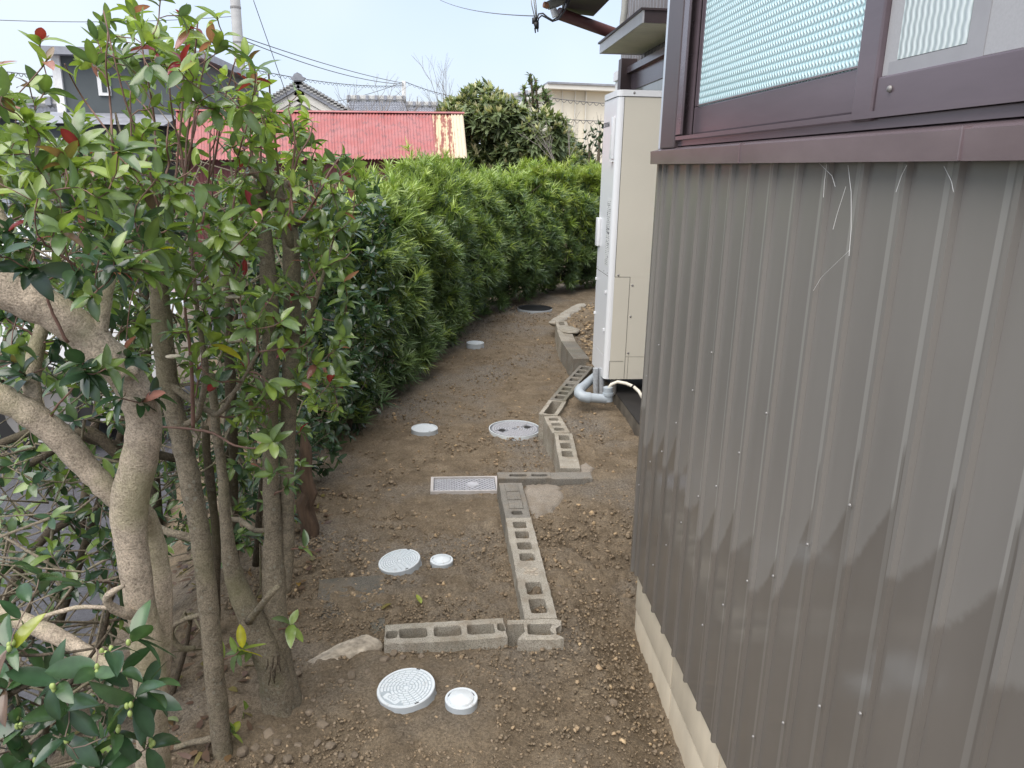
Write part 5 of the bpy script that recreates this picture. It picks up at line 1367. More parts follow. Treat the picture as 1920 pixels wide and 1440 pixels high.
def rosette_blades(C, A, r, nb, ln, wd, cols, spread=(.35, 1.35), droop=.1):
    """many rosettes at once. C centres, A axes, cols per rosette"""
    n = len(C); C = np.repeat(C, nb, 0); A = A/np.linalg.norm(A, axis=1, keepdims=True); A = np.repeat(A, nb, 0)
    rd = r.normal(size=A.shape); rd -= A*(rd*A).sum(1, keepdims=True); rd /= np.linalg.norm(rd, axis=1, keepdims=True)+1e-9
    an = r.uniform(*spread, size=(n*nb, 1)); D = A*np.cos(an)+rd*np.sin(an); D[:, 2] -= droop*r.random(n*nb)
    U = A*.6+np.array([0, 0, .7])+.4*r.normal(size=A.shape)
    ks = np.repeat(r.uniform(.8, 1.2, n), nb)
    L_ = ks*ln*r.uniform(.65, 1.15, n*nb); Wd = ks*wd*r.uniform(.8, 1.2, n*nb)
    T = np.repeat(cols, nb, 0)*r.uniform(.75, 1.25, (n*nb, 1))
    base = C+A*(r.uniform(-.35, .15, (n*nb, 1))*ln)
    return blades(base, D, U, L_, Wd, T)
def join(parts):
    V = []; Fq = []; T = []; o_ = 0
    for v, f, t in parts: V.append(v); Fq.append(f+o_); T.append(t); o_ += len(v)
    return np.concatenate(V), np.concatenate(Fq), np.concatenate(T)

# loquat
YL = 18.0
lq = thing('loquat_tree', 'broad loquat tree with pale leaf rosettes beside the red shed roof', 'tree', P(960, 420, YL)*1.0)
lq.location.z = -.1
r = np.random.default_rng(5); parts = []; TIPS = []
LUMPS = [(905, 205, 42), (872, 232, 46), (935, 226, 42), (960, 262, 48), (1015, 255, 44), (1045, 285, 40), (900, 275, 50), (985, 310, 55), (925, 325, 46), (1060, 318, 40), (845, 225, 22), (1085, 325, 34), (880, 325, 40), (1010, 345, 46), (940, 370, 55), (1060, 375, 50), (880, 385, 46)]
for i, (px, py, rp_) in enumerate(LUMPS):
    c = np.array(P(px, py, YL+r.uniform(-.5, .6))); R__ = rp_*pxm(YL); n = int(40+R__*R__*400)
    d = r.normal(size=(n, 3)); d /= np.linalg.norm(d, axis=1, keepdims=True); d = d[d[:, 1] < .55]; d = d[d[:, 2] > -.75]
    pos = c+d*R__*(r.uniform(.72, 1.05, (len(d), 1)))*np.array([1, 1, .92])
    ax = d*.7+np.array([0, -.1, .6])
    col = np.array([(.145, .19, .085), (.17, .21, .095), (.12, .16, .075)])[r.integers(0, 3, len(d))]
    parts.append(rosette_blades(pos, ax, r, 9, .22, .062, col, (.55, 1.45), .35))
    k = d[:, 2] > -.05
    TIPS.append((pos[k]+np.array([0, 0, .03]), ax[k]))
V_, F_, T_ = join(parts)
o = link('foliage', np_mesh('foliage', V_, F_, MT['needle'], T_), lq); o['kind'] = 'stuff'
tp = np.concatenate([a for a, b in TIPS]); ta = np.concatenate([b for a, b in TIPS])
V_, F_, T_ = rosette_blades(tp, ta+np.array([0, 0, .5]), r, 5, .14, .04, np.array([(.46, .46, .25), (.40, .43, .20), (.50, .47, .29)])[r.integers(0, 3, len(tp))], (.1, .7), 0)
o = link('young_shoots', np_mesh('young_shoots', V_, F_, MT['needle'], T_), lq); o['kind'] = 'stuff'
b = MB(); base = P(975, 420, YL); base.z = -.1
for (px, py) in ((900, 240), (960, 270), (1020, 280), (930, 330), (1060, 320), (880, 300)):
    q = P(px, py, YL); b.tube([base, base.lerp(q, .4)+Vector((0, 0, -.1)), q], [.11, .07, .02], 7)
b.build('trunk', MT['bark_dark'], lq, True)

def shrub_far(name, label, cat, lumps, y, n0, ln, wd, cols, nb, base_px, shoots=(), seed=1, spread=(.4, 1.4)):
    r = np.random.default_rng(seed); t = thing(name, label, cat, P(*base_px, y)); t.location.z = -.1; parts = []
    for (px, py, rp_) in lumps:
        c = np.array(P(px, py, y+r.uniform(-.3, .3))); R__ = rp_*pxm(y); n = int(n0*R__*R__+8)
        d = r.normal(size=(n, 3)); d /= np.linalg.norm(d, axis=1, keepdims=True); d = d[d[:, 1] < .5]
        pos = c+d*R__*r.uniform(.5, 1.08, (len(d), 1)); col = np.array(cols)[r.integers(0, len(cols), len(d))]
        parts.append(rosette_blades(pos, d*.6+np.array([0, 0, .6]), r, nb, ln, wd, col, spread))
    b = MB(); root = P(*base_px, y); root.z = -.1
    for pth in shoots:
        pts = [np.array(P(px, py, y)) for px, py in pth]; full = []
        for i in range(len(pts)-1):
            for k_ in range(12): full.append(pts[i]*(1-k_/12)+pts[i+1]*k_/12)
        full = np.array(full); full += r.normal(size=full.shape)*.03; col = np.array(cols)[r.integers(0, len(cols), len(full))]
        parts.append(rosette_blades(full, np.tile(np.array([0, 0, 1.]), (len(full), 1))+.4*r.normal(size=full.shape), r, max(4, nb//2), ln, wd, col*1.2, (.5, 1.4)))
        b.tube(pts, [.03]*len(pts), 5)
    for (px, py, rp_) in lumps: b.tube([root, P(px, py, y)], [.06, .02], 6)
    V_, F_, T_ = join(parts); o = link('foliage', np_mesh('foliage', V_, F_, MT['needle'], T_), t); o['kind'] = 'stuff'
    b.build('trunk', MT['bark_dark'], t, True); return t
shrub_far('tree', 'slender tree with upright feathery shoots before the cream building', 'tree', [(1000, 235, 17), (1022, 245, 18), (1010, 265, 24), (1030, 275, 20)], 19, 130, .13, .04, [(.13, .18, .085), (.16, .21, .10), (.11, .155, .075)], 8, (1010, 420),
          [[(1000, 225), (998, 170), (994, 138)], [(1010, 230), (1006, 180), (1004, 150)], [(988, 215), (985, 185), (981, 160)], [(1028, 240), (1030, 200), (1026, 178)], [(1020, 225), (1023, 190), (1018, 165)]], 3)
shrub_far('shrub', 'dark rounded shrub close to the left edge of the water heater', 'shrub', [(1105, 270, 24), (1120, 300, 34), (1095, 315, 28), (1130, 340, 34), (1110, 360, 40), (1125, 245, 14)], 14.5, 330, .075, .028, [(.04, .075, .035), (.055, .09, .04), (.03, .06, .03)], 8, (1115, 420), [], 4)

def bare_tree(label, base, height, seed, spread=.55, thick=.07, depth=5, lean=(0, 0)):
    r = random.Random(seed); t = thing('bare_tree', label, 'tree', base); b = MB()
    def rec(p, d, L, rad, k):
        q1 = p+d*L*.5+Vector((r.uniform(-1, 1), r.uniform(-1, 1), 0))*L*.05; q2 = q1+(d+Vector((r.uniform(-.2, .2), r.uniform(-.2, .2), .12)))*L*.5
        b.tube([p, q1, q2], [rad, rad*.85, rad*.62], 5 if k > 2 else 4, False)
        if k == 0: return
        for i in range(r.choice((2, 3, 3)) if k > 1 else 3):
            dd = (d+Vector((r.uniform(-1, 1), r.uniform(-1, 1), r.uniform(-.1, .5)))*spread).normalized()
            rec(q2 if i else q1.lerp(q2, .6), dd, L*r.uniform(.6, .82), rad*.58, k-1)
    rec(Vector(base), Vector((lean[0], lean[1], 1)).normalized(), height*.33, thick, depth)
    o = b.build('trunk', MT['bare'], t, True); return t
q = P(800, 300, 22); bare_tree('leafless grey tree spreading fine twigs behind the red shed roof, beside the distant pole', (P(778, 300, 22).x, 22, -.3), 4.4, 4, .8, .06)
bare_tree('leafless fine twigged tree directly left of the loquat top', (P(862, 300, 24).x, 24, -.3), 4.3, 9, .7, .045)
bare_tree('small bare tree over the grey tiled roof left of the distant pole', (P(715, 300, 25).x, 25, -.3), 4.0, 12, .75, .045)
bare_tree('small bare shrub in front of the cream wall, left of the shutter', (P(1080, 330, 16).x, 16, -.2), 2.9, 15, .6, .03)

# ------------------------------------------------------------------ needle-leaved hedge along the path
HC = np.array([(-.72, 4.2), (-.45, 5.0), (-.19, 6.1), (.09, 7.3), (.66, 8.8), (1.45, 9.85), (2.6, 10.8), (4.2, 11.6)])
seg = np.r_[0, np.cumsum(np.linalg.norm(np.diff(HC, axis=0), axis=1))]
def hedge_pt(s):
    x = np.interp(s, seg, HC[:, 0]); y = np.interp(s, seg, HC[:, 1]); e = .15
    dx = np.interp(s+e, seg, HC[:, 0])-np.interp(s-e, seg, HC[:, 0]); dy = np.interp(s+e, seg, HC[:, 1])-np.interp(s-e, seg, HC[:, 1]); l = np.hypot(dx, dy)
    return x, y, dy/l, -dx/l       # point and outward normal (towards the path)
HL = ['needle leaved hedge plant nearest the camera, rising behind the dark camellia bush', 'needle leaved hedge plant left of the two white mid-path lids', 'needle leaved hedge plant beside the farthest white lid',
      'needle leaved hedge plant just beyond the farthest white lid', 'needle leaved hedge plant with a bare trunk foot showing left of the dark cover', 'needle leaved hedge plant behind the dark round cover',
      'needle leaved hedge plant at the bend beside the rough stone edging', 'needle leaved hedge plant with yellow green top next to the water heater']
NS = 8; tot = seg[-1]-1.6
r = np.random.default_rng(17)
for i in range(NS):
    s0_, s1_ = tot*i/NS, tot*(i+1)/NS; mid = (s0_+s1_)/2
    x, y, nx_, ny_ = hedge_pt(np.array([mid])); bx, by = float(x[0]-nx_[0]*.34), float(y[0]-ny_[0]*.34)
    t = thing('hedge_shrub', HL[i], 'hedge plant', (bx, by, gzf(bx, by)), 0, 'clipped needle leaved hedge plants along the path')
    top = (1.25, 1.25, 1.26, 1.36, 1.30, 1.32, 1.38, 1.38)[i]+(.05 if i > 5 else 0)+(.06 if i in (3,) else 0)
    n = int(560*(s1_-s0_)*1.5)
    s = r.uniform(s0_-.08, s1_+.08, n); h = r.random(n)**.85
    x, y, nx_, ny_ = hedge_pt(s)
    lump = np.array([.21*nrm((a*2.4, b_*3.2, 1.7))+.12*nrm((a*5.5, b_*6, 7.7)) for a, b_ in zip(s, h*1.4)])
    kind = r.random(n); topk = kind < .26; deep = kind > .80
    z = .03+h*(top-.03); off = -.10+.16*np.sin(np.pi*np.clip(h*1.05, 0, 1))-.20*np.clip(h-.75, 0, 1)/.25*.6+lump
    off = np.where(deep, off-r.uniform(.08, .28, n), off)
    off = np.where(topk, r.uniform(-.55, -.12, n), off); z = np.where(topk, top+.02+lump*.7+r.uniform(-.06, .05, n), z)
    shoot = topk & (r.random(n) < .12); z = z+np.where(shoot, r.uniform(.03, .13, n), 0)
    C = np.stack([x+nx_*off, y+ny_*off, z+np.array([gzf(a, b_) for a, b_ in zip(x, y)])*np.clip(1-h, 0, 1)], 1)
    Aax = np.stack([nx_, ny_, np.full(n, .55)], 1)+.45*r.normal(size=(n, 3)); Aax[topk] = np.array([0, 0, 1.])+.4*r.normal(size=(topk.sum(), 3))
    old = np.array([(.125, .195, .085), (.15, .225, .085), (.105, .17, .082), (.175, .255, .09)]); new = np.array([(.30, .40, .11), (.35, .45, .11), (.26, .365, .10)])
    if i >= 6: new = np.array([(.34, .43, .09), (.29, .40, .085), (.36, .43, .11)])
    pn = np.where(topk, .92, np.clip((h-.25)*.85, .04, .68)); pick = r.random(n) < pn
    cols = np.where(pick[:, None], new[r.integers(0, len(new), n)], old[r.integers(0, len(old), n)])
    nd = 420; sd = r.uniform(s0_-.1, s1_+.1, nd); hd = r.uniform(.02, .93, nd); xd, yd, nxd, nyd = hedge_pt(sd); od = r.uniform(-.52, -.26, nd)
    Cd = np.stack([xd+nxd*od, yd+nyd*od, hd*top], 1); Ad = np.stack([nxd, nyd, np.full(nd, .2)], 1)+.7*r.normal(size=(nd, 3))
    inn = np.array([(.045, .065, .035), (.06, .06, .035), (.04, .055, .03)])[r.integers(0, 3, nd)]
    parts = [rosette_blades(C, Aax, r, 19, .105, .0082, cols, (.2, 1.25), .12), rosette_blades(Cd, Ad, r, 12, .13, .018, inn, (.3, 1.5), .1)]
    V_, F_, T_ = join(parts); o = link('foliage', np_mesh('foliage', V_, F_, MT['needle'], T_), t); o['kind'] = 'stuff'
    b = MB(); base = Vector((bx, by, gzf(bx, by)-.05)); tx, ty = -ny_[0] if False else 0, 0
    fr_ = Vector((float(np.interp(mid, seg, HC[:, 0])), float(np.interp(mid, seg, HC[:, 1])), 0))
    b.tube([base, base+Vector((.02, .03, .35)), base+Vector((-.02, .05, .8)), base+Vector((.02, .02, 1.25))], [.055, .045, .035, .015], 9)
    b.build('trunk', MT['bark_dark'], t, True)
    b = MB(); ra_ = random.Random(i)
    for k_ in range(46):
        hz = ra_.uniform(.12, 1.2); q0_ = base+Vector((0, 0, hz)); ss = ra_.uniform(s0_-.05, s1_+.05); hx, hy, hnx, hny = hedge_pt(np.array([ss])); oo = ra_.uniform(-.55, -.06)
        q1_ = Vector((float(hx[0]+hnx[0]*oo), float(hy[0]+hny[0]*oo), min(top, hz+ra_.uniform(0, .35))))
        b.tube([q0_, q0_.lerp(q1_, .5)+Vector((0, 0, -.04)), q1_], [.012, .008, .003], 5, False)
    o = b.build('branches', MT['bark_dark'], t, True); o['kind'] = 'stuff'

# ------------------------------------------------------------------ dark glossy camellia bush between trees and hedge
cm_ = thing('camellia_bush', 'dark glossy camellia bush between the grey trunks and the needle hedge', 'bush', (-.95, 4.0, gzf(-.95, 4.0)))
sk = Skel(31); mb = MB(); r = sk.r
zc = gzf(-.95, 3.9)
for pts, rad in (([(-.92, 3.75, zc-.03), (-.88, 3.85, .35), (-.80, 4.0, .75), (-.78, 4.1, 1.1)], [.045, .04, .028, .012]), ([(-1.0, 4.2, zc-.03), (-.9, 4.35, .4), (-.72, 4.55, .85)], [.04, .03, .012]), ([(-.92, 3.6, zc), (-.80, 3.62, .25), (-.72, 3.7, .42), (-.66, 3.8, .6)], [.03, .026, .02, .01]), ([(-1.05, 3.7, zc), (-1.1, 3.8, .6), (-1.05, 4.0, 1.15)], [.04, .03, .012])):
    sk.limb(mb, pts, rad, 10)
mb.build('trunk', MT['bark_grey'], cm_, True)
tg = []
while len(tg) < 820:
    y = r.uniform(3.0, 5.25); z = r.uniform(.0, 1.36); front = -.60+(y-3.5)*.135+.10*math.sin(z*2.4)+.07*nrm((y*3, z*3, 2))-.10*max(0, z-1.0)
    x = front-abs(r.normal())*(.17 if y > 3.6 else .32)-(.03 if z > .12 else .06)
    if x < -1.5: continue
    if y < 3.3 and z > .9: continue
    tg.append((x, y, z+gzf(x, y)*max(0, 1-z)+.02))
L = Leaves()
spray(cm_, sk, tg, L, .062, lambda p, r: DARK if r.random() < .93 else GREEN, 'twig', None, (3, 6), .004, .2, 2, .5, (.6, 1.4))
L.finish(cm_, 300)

# ------------------------------------------------------------------ foreground trees
L = Leaves()
tA = thing('tree', 'foreground tree with thick pale forked crooked trunk at the left edge', 'tree', (-.62, 1.45, -.1))
sA = Skel(41); mb = MB()
GIRTH = 1.0
def pp(lst): return [pxr(x, y, d) for x, y, d, w_ in lst], [W(w_, d)*(GIRTH if w_ > 15 else 1) for x, y, d, w_ in lst]
main = [(296, 1760, 1.50, 110), (292, 1560, 1.47, 92), (288, 1440, 1.45, 84), (284, 1330, 1.44, 78), (278, 1230, 1.44, 78), (262, 1120, 1.44, 68), (246, 1020, 1.44, 76), (242, 950, 1.44, 84), (262, 860, 1.43, 82), (270, 790, 1.42, 78), (245, 720, 1.41, 76), (190, 655, 1.40, 78), (125, 600, 1.39, 82), (40, 556, 1.38, 84), (-80, 500, 1.36, 80)]
sA.limb(mb, *pp(main), 20, 5, .003, True, .022)
sA.limb(mb, *pp([(296, 1270, 1.48, 56), (302, 1170, 1.51, 54), (299, 1080, 1.53, 54), (284, 1000, 1.54, 48), (262, 955, 1.52, 48), (215, 930, 1.49, 52), (165, 880, 1.48, 54), (118, 825, 1.47, 62), (60, 778, 1.46, 60), (-10, 738, 1.45, 56), (-90, 700, 1.44, 54)]), 18, 5, .003, True, .03)
sA.limb(mb, *pp([(70, 790, 1.47, 44), (58, 720, 1.50, 38), (70, 650, 1.54, 34), (80, 590, 1.58, 26), (62, 510, 1.62, 30), (30, 450, 1.65, 26), (-10, 390, 1.65, 22)]), 12, 5, .003, True, .03)
sA.limb(mb, *pp([(178, 665, 1.40, 44), (188, 610, 1.40, 34), (198, 550, 1.41, 30), (208, 500, 1.43, 29), (214, 465, 1.44, 24)]), 12, 4, .003, True, .03)
sA.limb(mb, *pp([(225, 700, 1.40, 26), (242, 700, 1.37, 24), (250, 694, 1.355, 21)]), 10, 3, .001, False)
sA.limb(mb, *pp([(262, 1155, 1.43, 26), (238, 1150, 1.40, 24), (212, 1140, 1.38, 22), (200, 1122, 1.37, 18), (214, 1108, 1.36, 14), (233, 1098, 1.36, 10)]), 10, 3, .001, False, .08)
sA.limb(mb, *pp([(-60, 1118, 1.62, 40), (10, 1150, 1.60, 42), (90, 1185, 1.58, 42), (150, 1215, 1.56, 36), (235, 1262, 1.50, 30)]), 12, 4, .002, True, .05)
sA.limb(mb, *pp([(205, 1140, 1.40, 10), (140, 1140, 1.42, 12), (70, 1165, 1.44, 11), (40, 1220, 1.44, 9), (25, 1300, 1.42, 7)]), 8, 4, .002, True, .05)
for (a, b_) in (((120, 640, 1.34), (75, 530, 1.30)), ((180, 550, 1.38), (100, 470, 1.32))): pass
mb.build('trunk', MT['bark_pale'], tA, True)
# red young stems that stand out on the pale limb
mb = MB(); 
st = [[(127, 642, 1.345, 8), (100, 590, 1.335, 7), (85, 545, 1.33, 6), (72, 500, 1.32, 5), (60, 470, 1.30, 4)], [(186, 560, 1.39, 9), (160, 525, 1.37, 8), (130, 490, 1.35, 7), (95, 465, 1.33, 5), (70, 440, 1.3, 4)]]
for q in st: sA.limb(mb, *pp(q), 7, 4, .002)
mb.build('stem', MT['twig_red'], tA, True)
r = sA.r
ncA = lambda p, r: (BRIGHT if r.random() < .3 else GREEN) if p[2] > 1.42 else (GREEN if r.random() < .6 else DARK)
tg = region(r, 135, [(-40, 190), (40, 130), (170, 220), (300, 330), (330, 470), (260, 560), (120, 560), (-40, 520)], 1.2, 1.85)
tg += region(r, 42, [(-30, 520), (280, 520), (300, 760), (150, 760), (-30, 700)], 1.3, 1.75)
spray(tA, sA, tg, L, .047, ncA, 'twig_red', (.03, REDS+BROWN), (4, 7), .0045)
tg = [pxr(x, y, d) for x, y, d in ((70, 245, 1.3), (90, 110, 1.4), (20, 290, 1.3), (75, 75, 1.55), (10, 200, 1.4), (120, 300, 1.3), (-5, 120, 1.45), (55, 160, 1.5))]
spray(tA, sA, tg, L, .042, lambda p, r: BRIGHT, 'twig_red', (.35, REDS+BROWN), (4, 6), .0045)
# low dark sprays at the lower left corner, closest to the lens
sLow = Skel(43); mb = MB()
sLow.limb(mb, *pp([(-120, 1420, 1.30, 26), (-20, 1330, 1.26, 20), (60, 1280, 1.22, 15), (150, 1262, 1.20, 9)]), 8, 4, .002)
sLow.limb(mb, *pp([(60, 1800, 1.36, 26), (80, 1440, 1.30, 17), (95, 1340, 1.28, 15), (150, 1260, 1.27, 10), (200, 1190, 1.27, 7)]), 8, 4, .002)
sLow.limb(mb, *pp([(-100, 1130, 1.35, 10), (0, 1220, 1.25, 9), (100, 1225, 1.2, 7), (180, 1215, 1.18, 5)]), 8, 4, .002)
lowT = thing('camellia_shrub', 'dark glossy shrub sprays in the lower left corner nearest the lens', 'shrub', (-.75, 1.3, -.15))
mb.build('stem', MT['bark_dark'], lowT, True); LL = Leaves()
tg = [pxr(x, y, d) for x, y, d in ((190, 1215, 1.18), (265, 1195, 1.2), (175, 1260, 1.15), (95, 1290, 1.16), (250, 1315, 1.16), (290, 1290, 1.2), (215, 1375, 1.17), (30, 1360, 1.2), (20, 1215, 1.2), (120, 1390, 1.18), (60, 1425, 1.2), (280, 1400, 1.2), (160, 1440, 1.18), (0, 1290, 1.22), (75, 1075, 1.28), (200, 1440, 1.2), (-20, 1420, 1.2), (130, 1335, 1.22), (240, 1260, 1.22), (60, 1210, 1.26), (-10, 1160, 1.3))]
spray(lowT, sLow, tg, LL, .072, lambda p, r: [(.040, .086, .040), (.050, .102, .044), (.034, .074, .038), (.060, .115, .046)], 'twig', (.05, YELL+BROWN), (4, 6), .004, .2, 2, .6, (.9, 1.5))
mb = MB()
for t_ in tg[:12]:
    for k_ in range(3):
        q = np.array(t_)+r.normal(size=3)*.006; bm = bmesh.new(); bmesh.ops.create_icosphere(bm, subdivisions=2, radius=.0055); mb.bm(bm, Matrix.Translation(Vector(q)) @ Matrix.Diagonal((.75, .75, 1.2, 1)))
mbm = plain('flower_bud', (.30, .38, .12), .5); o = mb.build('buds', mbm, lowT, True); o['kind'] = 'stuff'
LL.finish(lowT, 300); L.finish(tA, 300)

L = Leaves()
tB = thing('tree', 'tree with one straight slim grey trunk between the pale trunk and the double trunk', 'tree', tuple(pxr(430, 1540, 1.72)))
sB = Skel(51); mb = MB(); GIRTH = .74
sB.limb(mb, *pp([(440, 1640, 1.72, 76), (428, 1500, 1.72, 72), (416, 1400, 1.73, 68), (402, 1260, 1.75, 66), (390, 1120, 1.78, 64), (376, 1010, 1.80, 62), (360, 920, 1.82, 64), (344, 840, 1.85, 62), (322, 750, 1.88, 62), (308, 660, 1.90, 62), (300, 560, 1.92, 56), (292, 470, 1.94, 50), (288, 400, 1.96, 44), (296, 345, 1.97, 30)]), 18, 5, .003, True, .02)
sB.limb(mb, *pp([(378, 1012, 1.80, 34), (345, 1005, 1.80, 28), (310, 995, 1.82, 24), (270, 975, 1.9, 22)]), 9, 4, .002, True, .05)
sB.limb(mb, *pp([(385, 1150, 1.77, 22), (350, 1160, 1.8, 18), (325, 1175, 1.82, 16), (322, 1195, 1.83, 15), (340, 1215, 1.84, 15), (365, 1215, 1.86, 14)]), 8, 4, .002, True, .05)
sB.limb(mb, *pp([(400, 1385, 1.73, 26), (350, 1395, 1.75, 22), (315, 1410, 1.77, 20), (270, 1440, 1.80, 18)]), 9, 4, .002, False, .05)
sB.limb(mb, *pp([(330, 800, 1.87, 26), (360, 790, 1.85, 20), (372, 775, 1.83, 18), (385, 700, 1.80, 15), (372, 600, 1.78, 10), (360, 480, 1.76, 7)]), 9, 4, .002, True, .04)
sB.limb(mb, *pp([(318, 720, 1.88, 28), (350, 745, 1.86, 22), (390, 770, 1.84, 18), (410, 775, 1.82, 14), (440, 735, 1.78, 10), (485, 660, 1.72, 7)]), 9, 4, .002, True, .04)
mb.build('trunk', MT['bark_grey'], tB, True)
mb = MB(); 
for q in ([(362, 805, 1.80, 10), (361, 740, 1.79, 9), (357, 660, 1.78, 8), (348, 590, 1.77, 6), (343, 540, 1.76, 5)], [(300, 800, 1.80, 5), (360, 805, 1.79, 6), (400, 812, 1.77, 6), (440, 835, 1.74, 5), (485, 840, 1.70, 4), (508, 828, 1.68, 3)]): sB.limb(mb, *pp(q), 7, 4, .002)
mb.build('stem', MT['twig_red'], tB, True)
# tall straight shoots
mb = MB(); r = sB.r
shoots = []
for (x0, y0, x1, y1, d) in ((300, 420, 190, 20, 1.65), (212, 330, 200, 60, 1.6), (330, 400, 350, 10, 1.85), (300, 400, 268, 60, 1.8), (320, 420, 400, 60, 1.9), (345, 380, 360, 150, 1.7), (390, 360, 440, 110, 1.95), (350, 340, 310, 120, 1.75), (285, 380, 120, 120, 1.7), (372, 420, 415, 190, 1.85), (310, 330, 318, 230, 1.6), (250, 400, 245, 170, 1.75), (360, 320, 372, 30, 1.9), (430, 430, 470, 180, 1.9)):
    pts = [(x0+(x1-x0)*t+r.normal()*4, y0+(y1-y0)*t, d+r.normal()*.02, 5.8-3*t) for t in (0, .25, .5, .75, 1)]; sB.limb(mb, *pp(pts), 6, 3, .002)
mb.build('shoot', MT['twig_red'], tB, True)
ncB = lambda p, r: BRIGHT if r.random() < (.5 if p[2] > 1.5 else .12) else GREEN
tg = region(r, 145, [(140, 110), (200, 20), (300, -10), (420, 10), (500, 160), (520, 330), (470, 470), (330, 520), (220, 420), (160, 300)], 1.55, 2.15)
tg += region(r, 66, [(280, 480), (480, 430), (540, 620), (470, 800), (330, 700)], 1.6, 2.1)
spray(tB, sB, tg, L, .045, ncB, 'twig_red', (.05, REDS+BROWN), (4, 6), .004)
tg = [pxr(x, y, d) for x, y, d in ((338, 115, 1.6), (395, 75, 1.7), (330, 250, 1.6), (455, 240, 1.8), (480, 150, 1.8), (388, 85, 1.9), (245, 20, 1.8), (290, 95, 1.7), (355, 55, 1.8))]
spray(tB, sB, tg, L, .045, lambda p, r: REDS if r.random() < .4 else BRIGHT, 'twig_red', (.3, REDS), (3, 5), .004, spread=(.8, 1.9))
tg = [pxr(x, y, d) for x, y, d in ((512, 828, 1.66), (505, 720, 1.75), (335, 130, 1.55), (290, 470, 1.65), (400, 640, 1.7), (470, 420, 1.7), (455, 1215, 1.78), (440, 1370, 1.75))]
spray(tB, sB, tg, L, .058, lambda p, r: GREEN+BRIGHT, 'twig_red', (.12, YELL), (4, 6), .0035, spread=(.7, 1.6))
L.finish(tB, 300)

L = Leaves()
cbase = atZ(520, 1335, 0)
tC = thing('tree', 'grey tree with double trunk joined at the base, tops sawn off', 'tree', (cbase.x, cbase.y, -.05))
sC = Skel(61); mb = MB(); d0 = cbase.y; GIRTH = .80
sC.limb(mb, *pp([(530, 1390, d0-.02, 150), (524, 1330, d0, 118), (512, 1260, d0, 92), (480, 1180, d0+.02, 78), (450, 1110, d0+.04, 66), (432, 1050, d0+.05, 50), (424, 980, d0+.07, 34), (416, 880, d0+.1, 28), (404, 790, d0+.12, 26), (398, 700, d0+.15, 20)]), 18, 5, .003, True, .025)
sC.limb(mb, *pp([(545, 1390, d0, 140), (538, 1320, d0+.02, 100), (525, 1240, d0+.04, 78), (516, 1160, d0+.06, 72), (514, 1090, d0+.08, 74), (512, 1010, d0+.10, 56), (508, 900, d0+.12, 46), (507, 780, d0+.14, 46), (508, 660, d0+.16, 48), (506, 560, d0+.18, 48), (498, 460, d0+.20, 42), (488, 400, d0+.21, 40), (486, 340, d0+.22, 38)]), 18, 5, .003, True, .02)
sC.limb(mb, *pp([(530, 1110, d0+.09, 50), (537, 1020, d0+.12, 48), (538, 900, d0+.15, 42), (541, 780, d0+.17, 44), (545, 660, d0+.19, 46), (548, 560, d0+.21, 46), (546, 470, d0+.23, 48), (540, 400, d0+.25, 46), (538, 338, d0+.26, 42)]), 16, 5, .003, True, .02)
sC.limb(mb, *pp([(466, 1165, d0-.01, 26), (490, 1135, d0-.05, 24), (510, 1110, d0-.07, 22), (524, 1098, d0-.06, 16)]), 10, 3, .002, False, .06)
sC.limb(mb, *pp([(520, 990, d0+.1, 10), (480, 995, d0+.15, 14), (450, 975, d0+.25, 14), (430, 975, d0+.35, 12)]), 8, 3, .002, False)
sC.limb(mb, *pp([(548, 470, d0+.22, 26), (520, 375, d0+.2, 30), (495, 335, d0+.18, 30), (470, 318, d0+.17, 22)]), 9, 3, .002, True)
sC.limb(mb, *pp([(560, 620, d0+.18, 16), (585, 580, d0+.15, 12), (605, 520, d0+.12, 8), (622, 460, d0+.1, 5)]), 8, 3, .002, True)
sC.limb(mb, *pp([(555, 420, d0+.23, 18), (580, 405, d0+.2, 14), (605, 385, d0+.15, 9), (640, 330, d0+.1, 5)]), 8, 3, .002, True)
mb.build('trunk', MT['bark_grey'], tC, True)
mb = MB(); r = sC.r
for (x0, y0, x1, y1, d) in ((548, 400, 545, 205, 1.98), (500, 340, 478, 190, 2.0), (540, 350, 590, 230, 2.05), (560, 420, 640, 290, 2.05), (470, 330, 440, 130, 2.1), (520, 350, 500, 130, 2.1)):
    pts = [(x0+(x1-x0)*t+r.normal()*4, y0+(y1-y0)*t, d+r.normal()*.02, 6-3*t) for t in (0, .25, .5, .75, 1)]; sC.limb(mb, *pp(pts), 6, 3, .002)
mb.build('shoot', MT['twig_red'], tC, True)
# torn bark at the fork
mb = MB(); rr = random.Random(5)
for i in range(9):
    x = 510+rr.uniform(-8, 16); y = 1215+i*5; q = pxr(x, y, d0-.075); q2 = pxr(x+rr.uniform(-7, 7), y+rr.uniform(16, 36), d0-.07); mb.tube([q, (q+q2)/2+np.array([rr.uniform(-.004, .004), -.004, 0]), q2], [.001, .003, .001], 5)
mb.build('torn_bark', MT['bark_dark'], tC, True)
ncC = lambda p, r: BRIGHT if r.random() < (.4 if p[2] > 1.45 else .2) else GREEN
tg = region(r, 105, [(430, 160), (540, 190), (640, 270), (690, 350), (670, 430), (560, 470), (430, 420)], 1.9, 2.4)
tg += region(r, 58, [(560, 440), (690, 420), (660, 560), (650, 760), (590, 800), (560, 650)], 1.9, 2.3)
tg += region(r, 42, [(430, 520), (560, 520), (580, 900), (480, 960), (440, 800)], 1.8, 2.2)
spray(tC, sC, tg, L, .046, ncC, 'twig_red', (.035, REDS), (4, 6), .004)
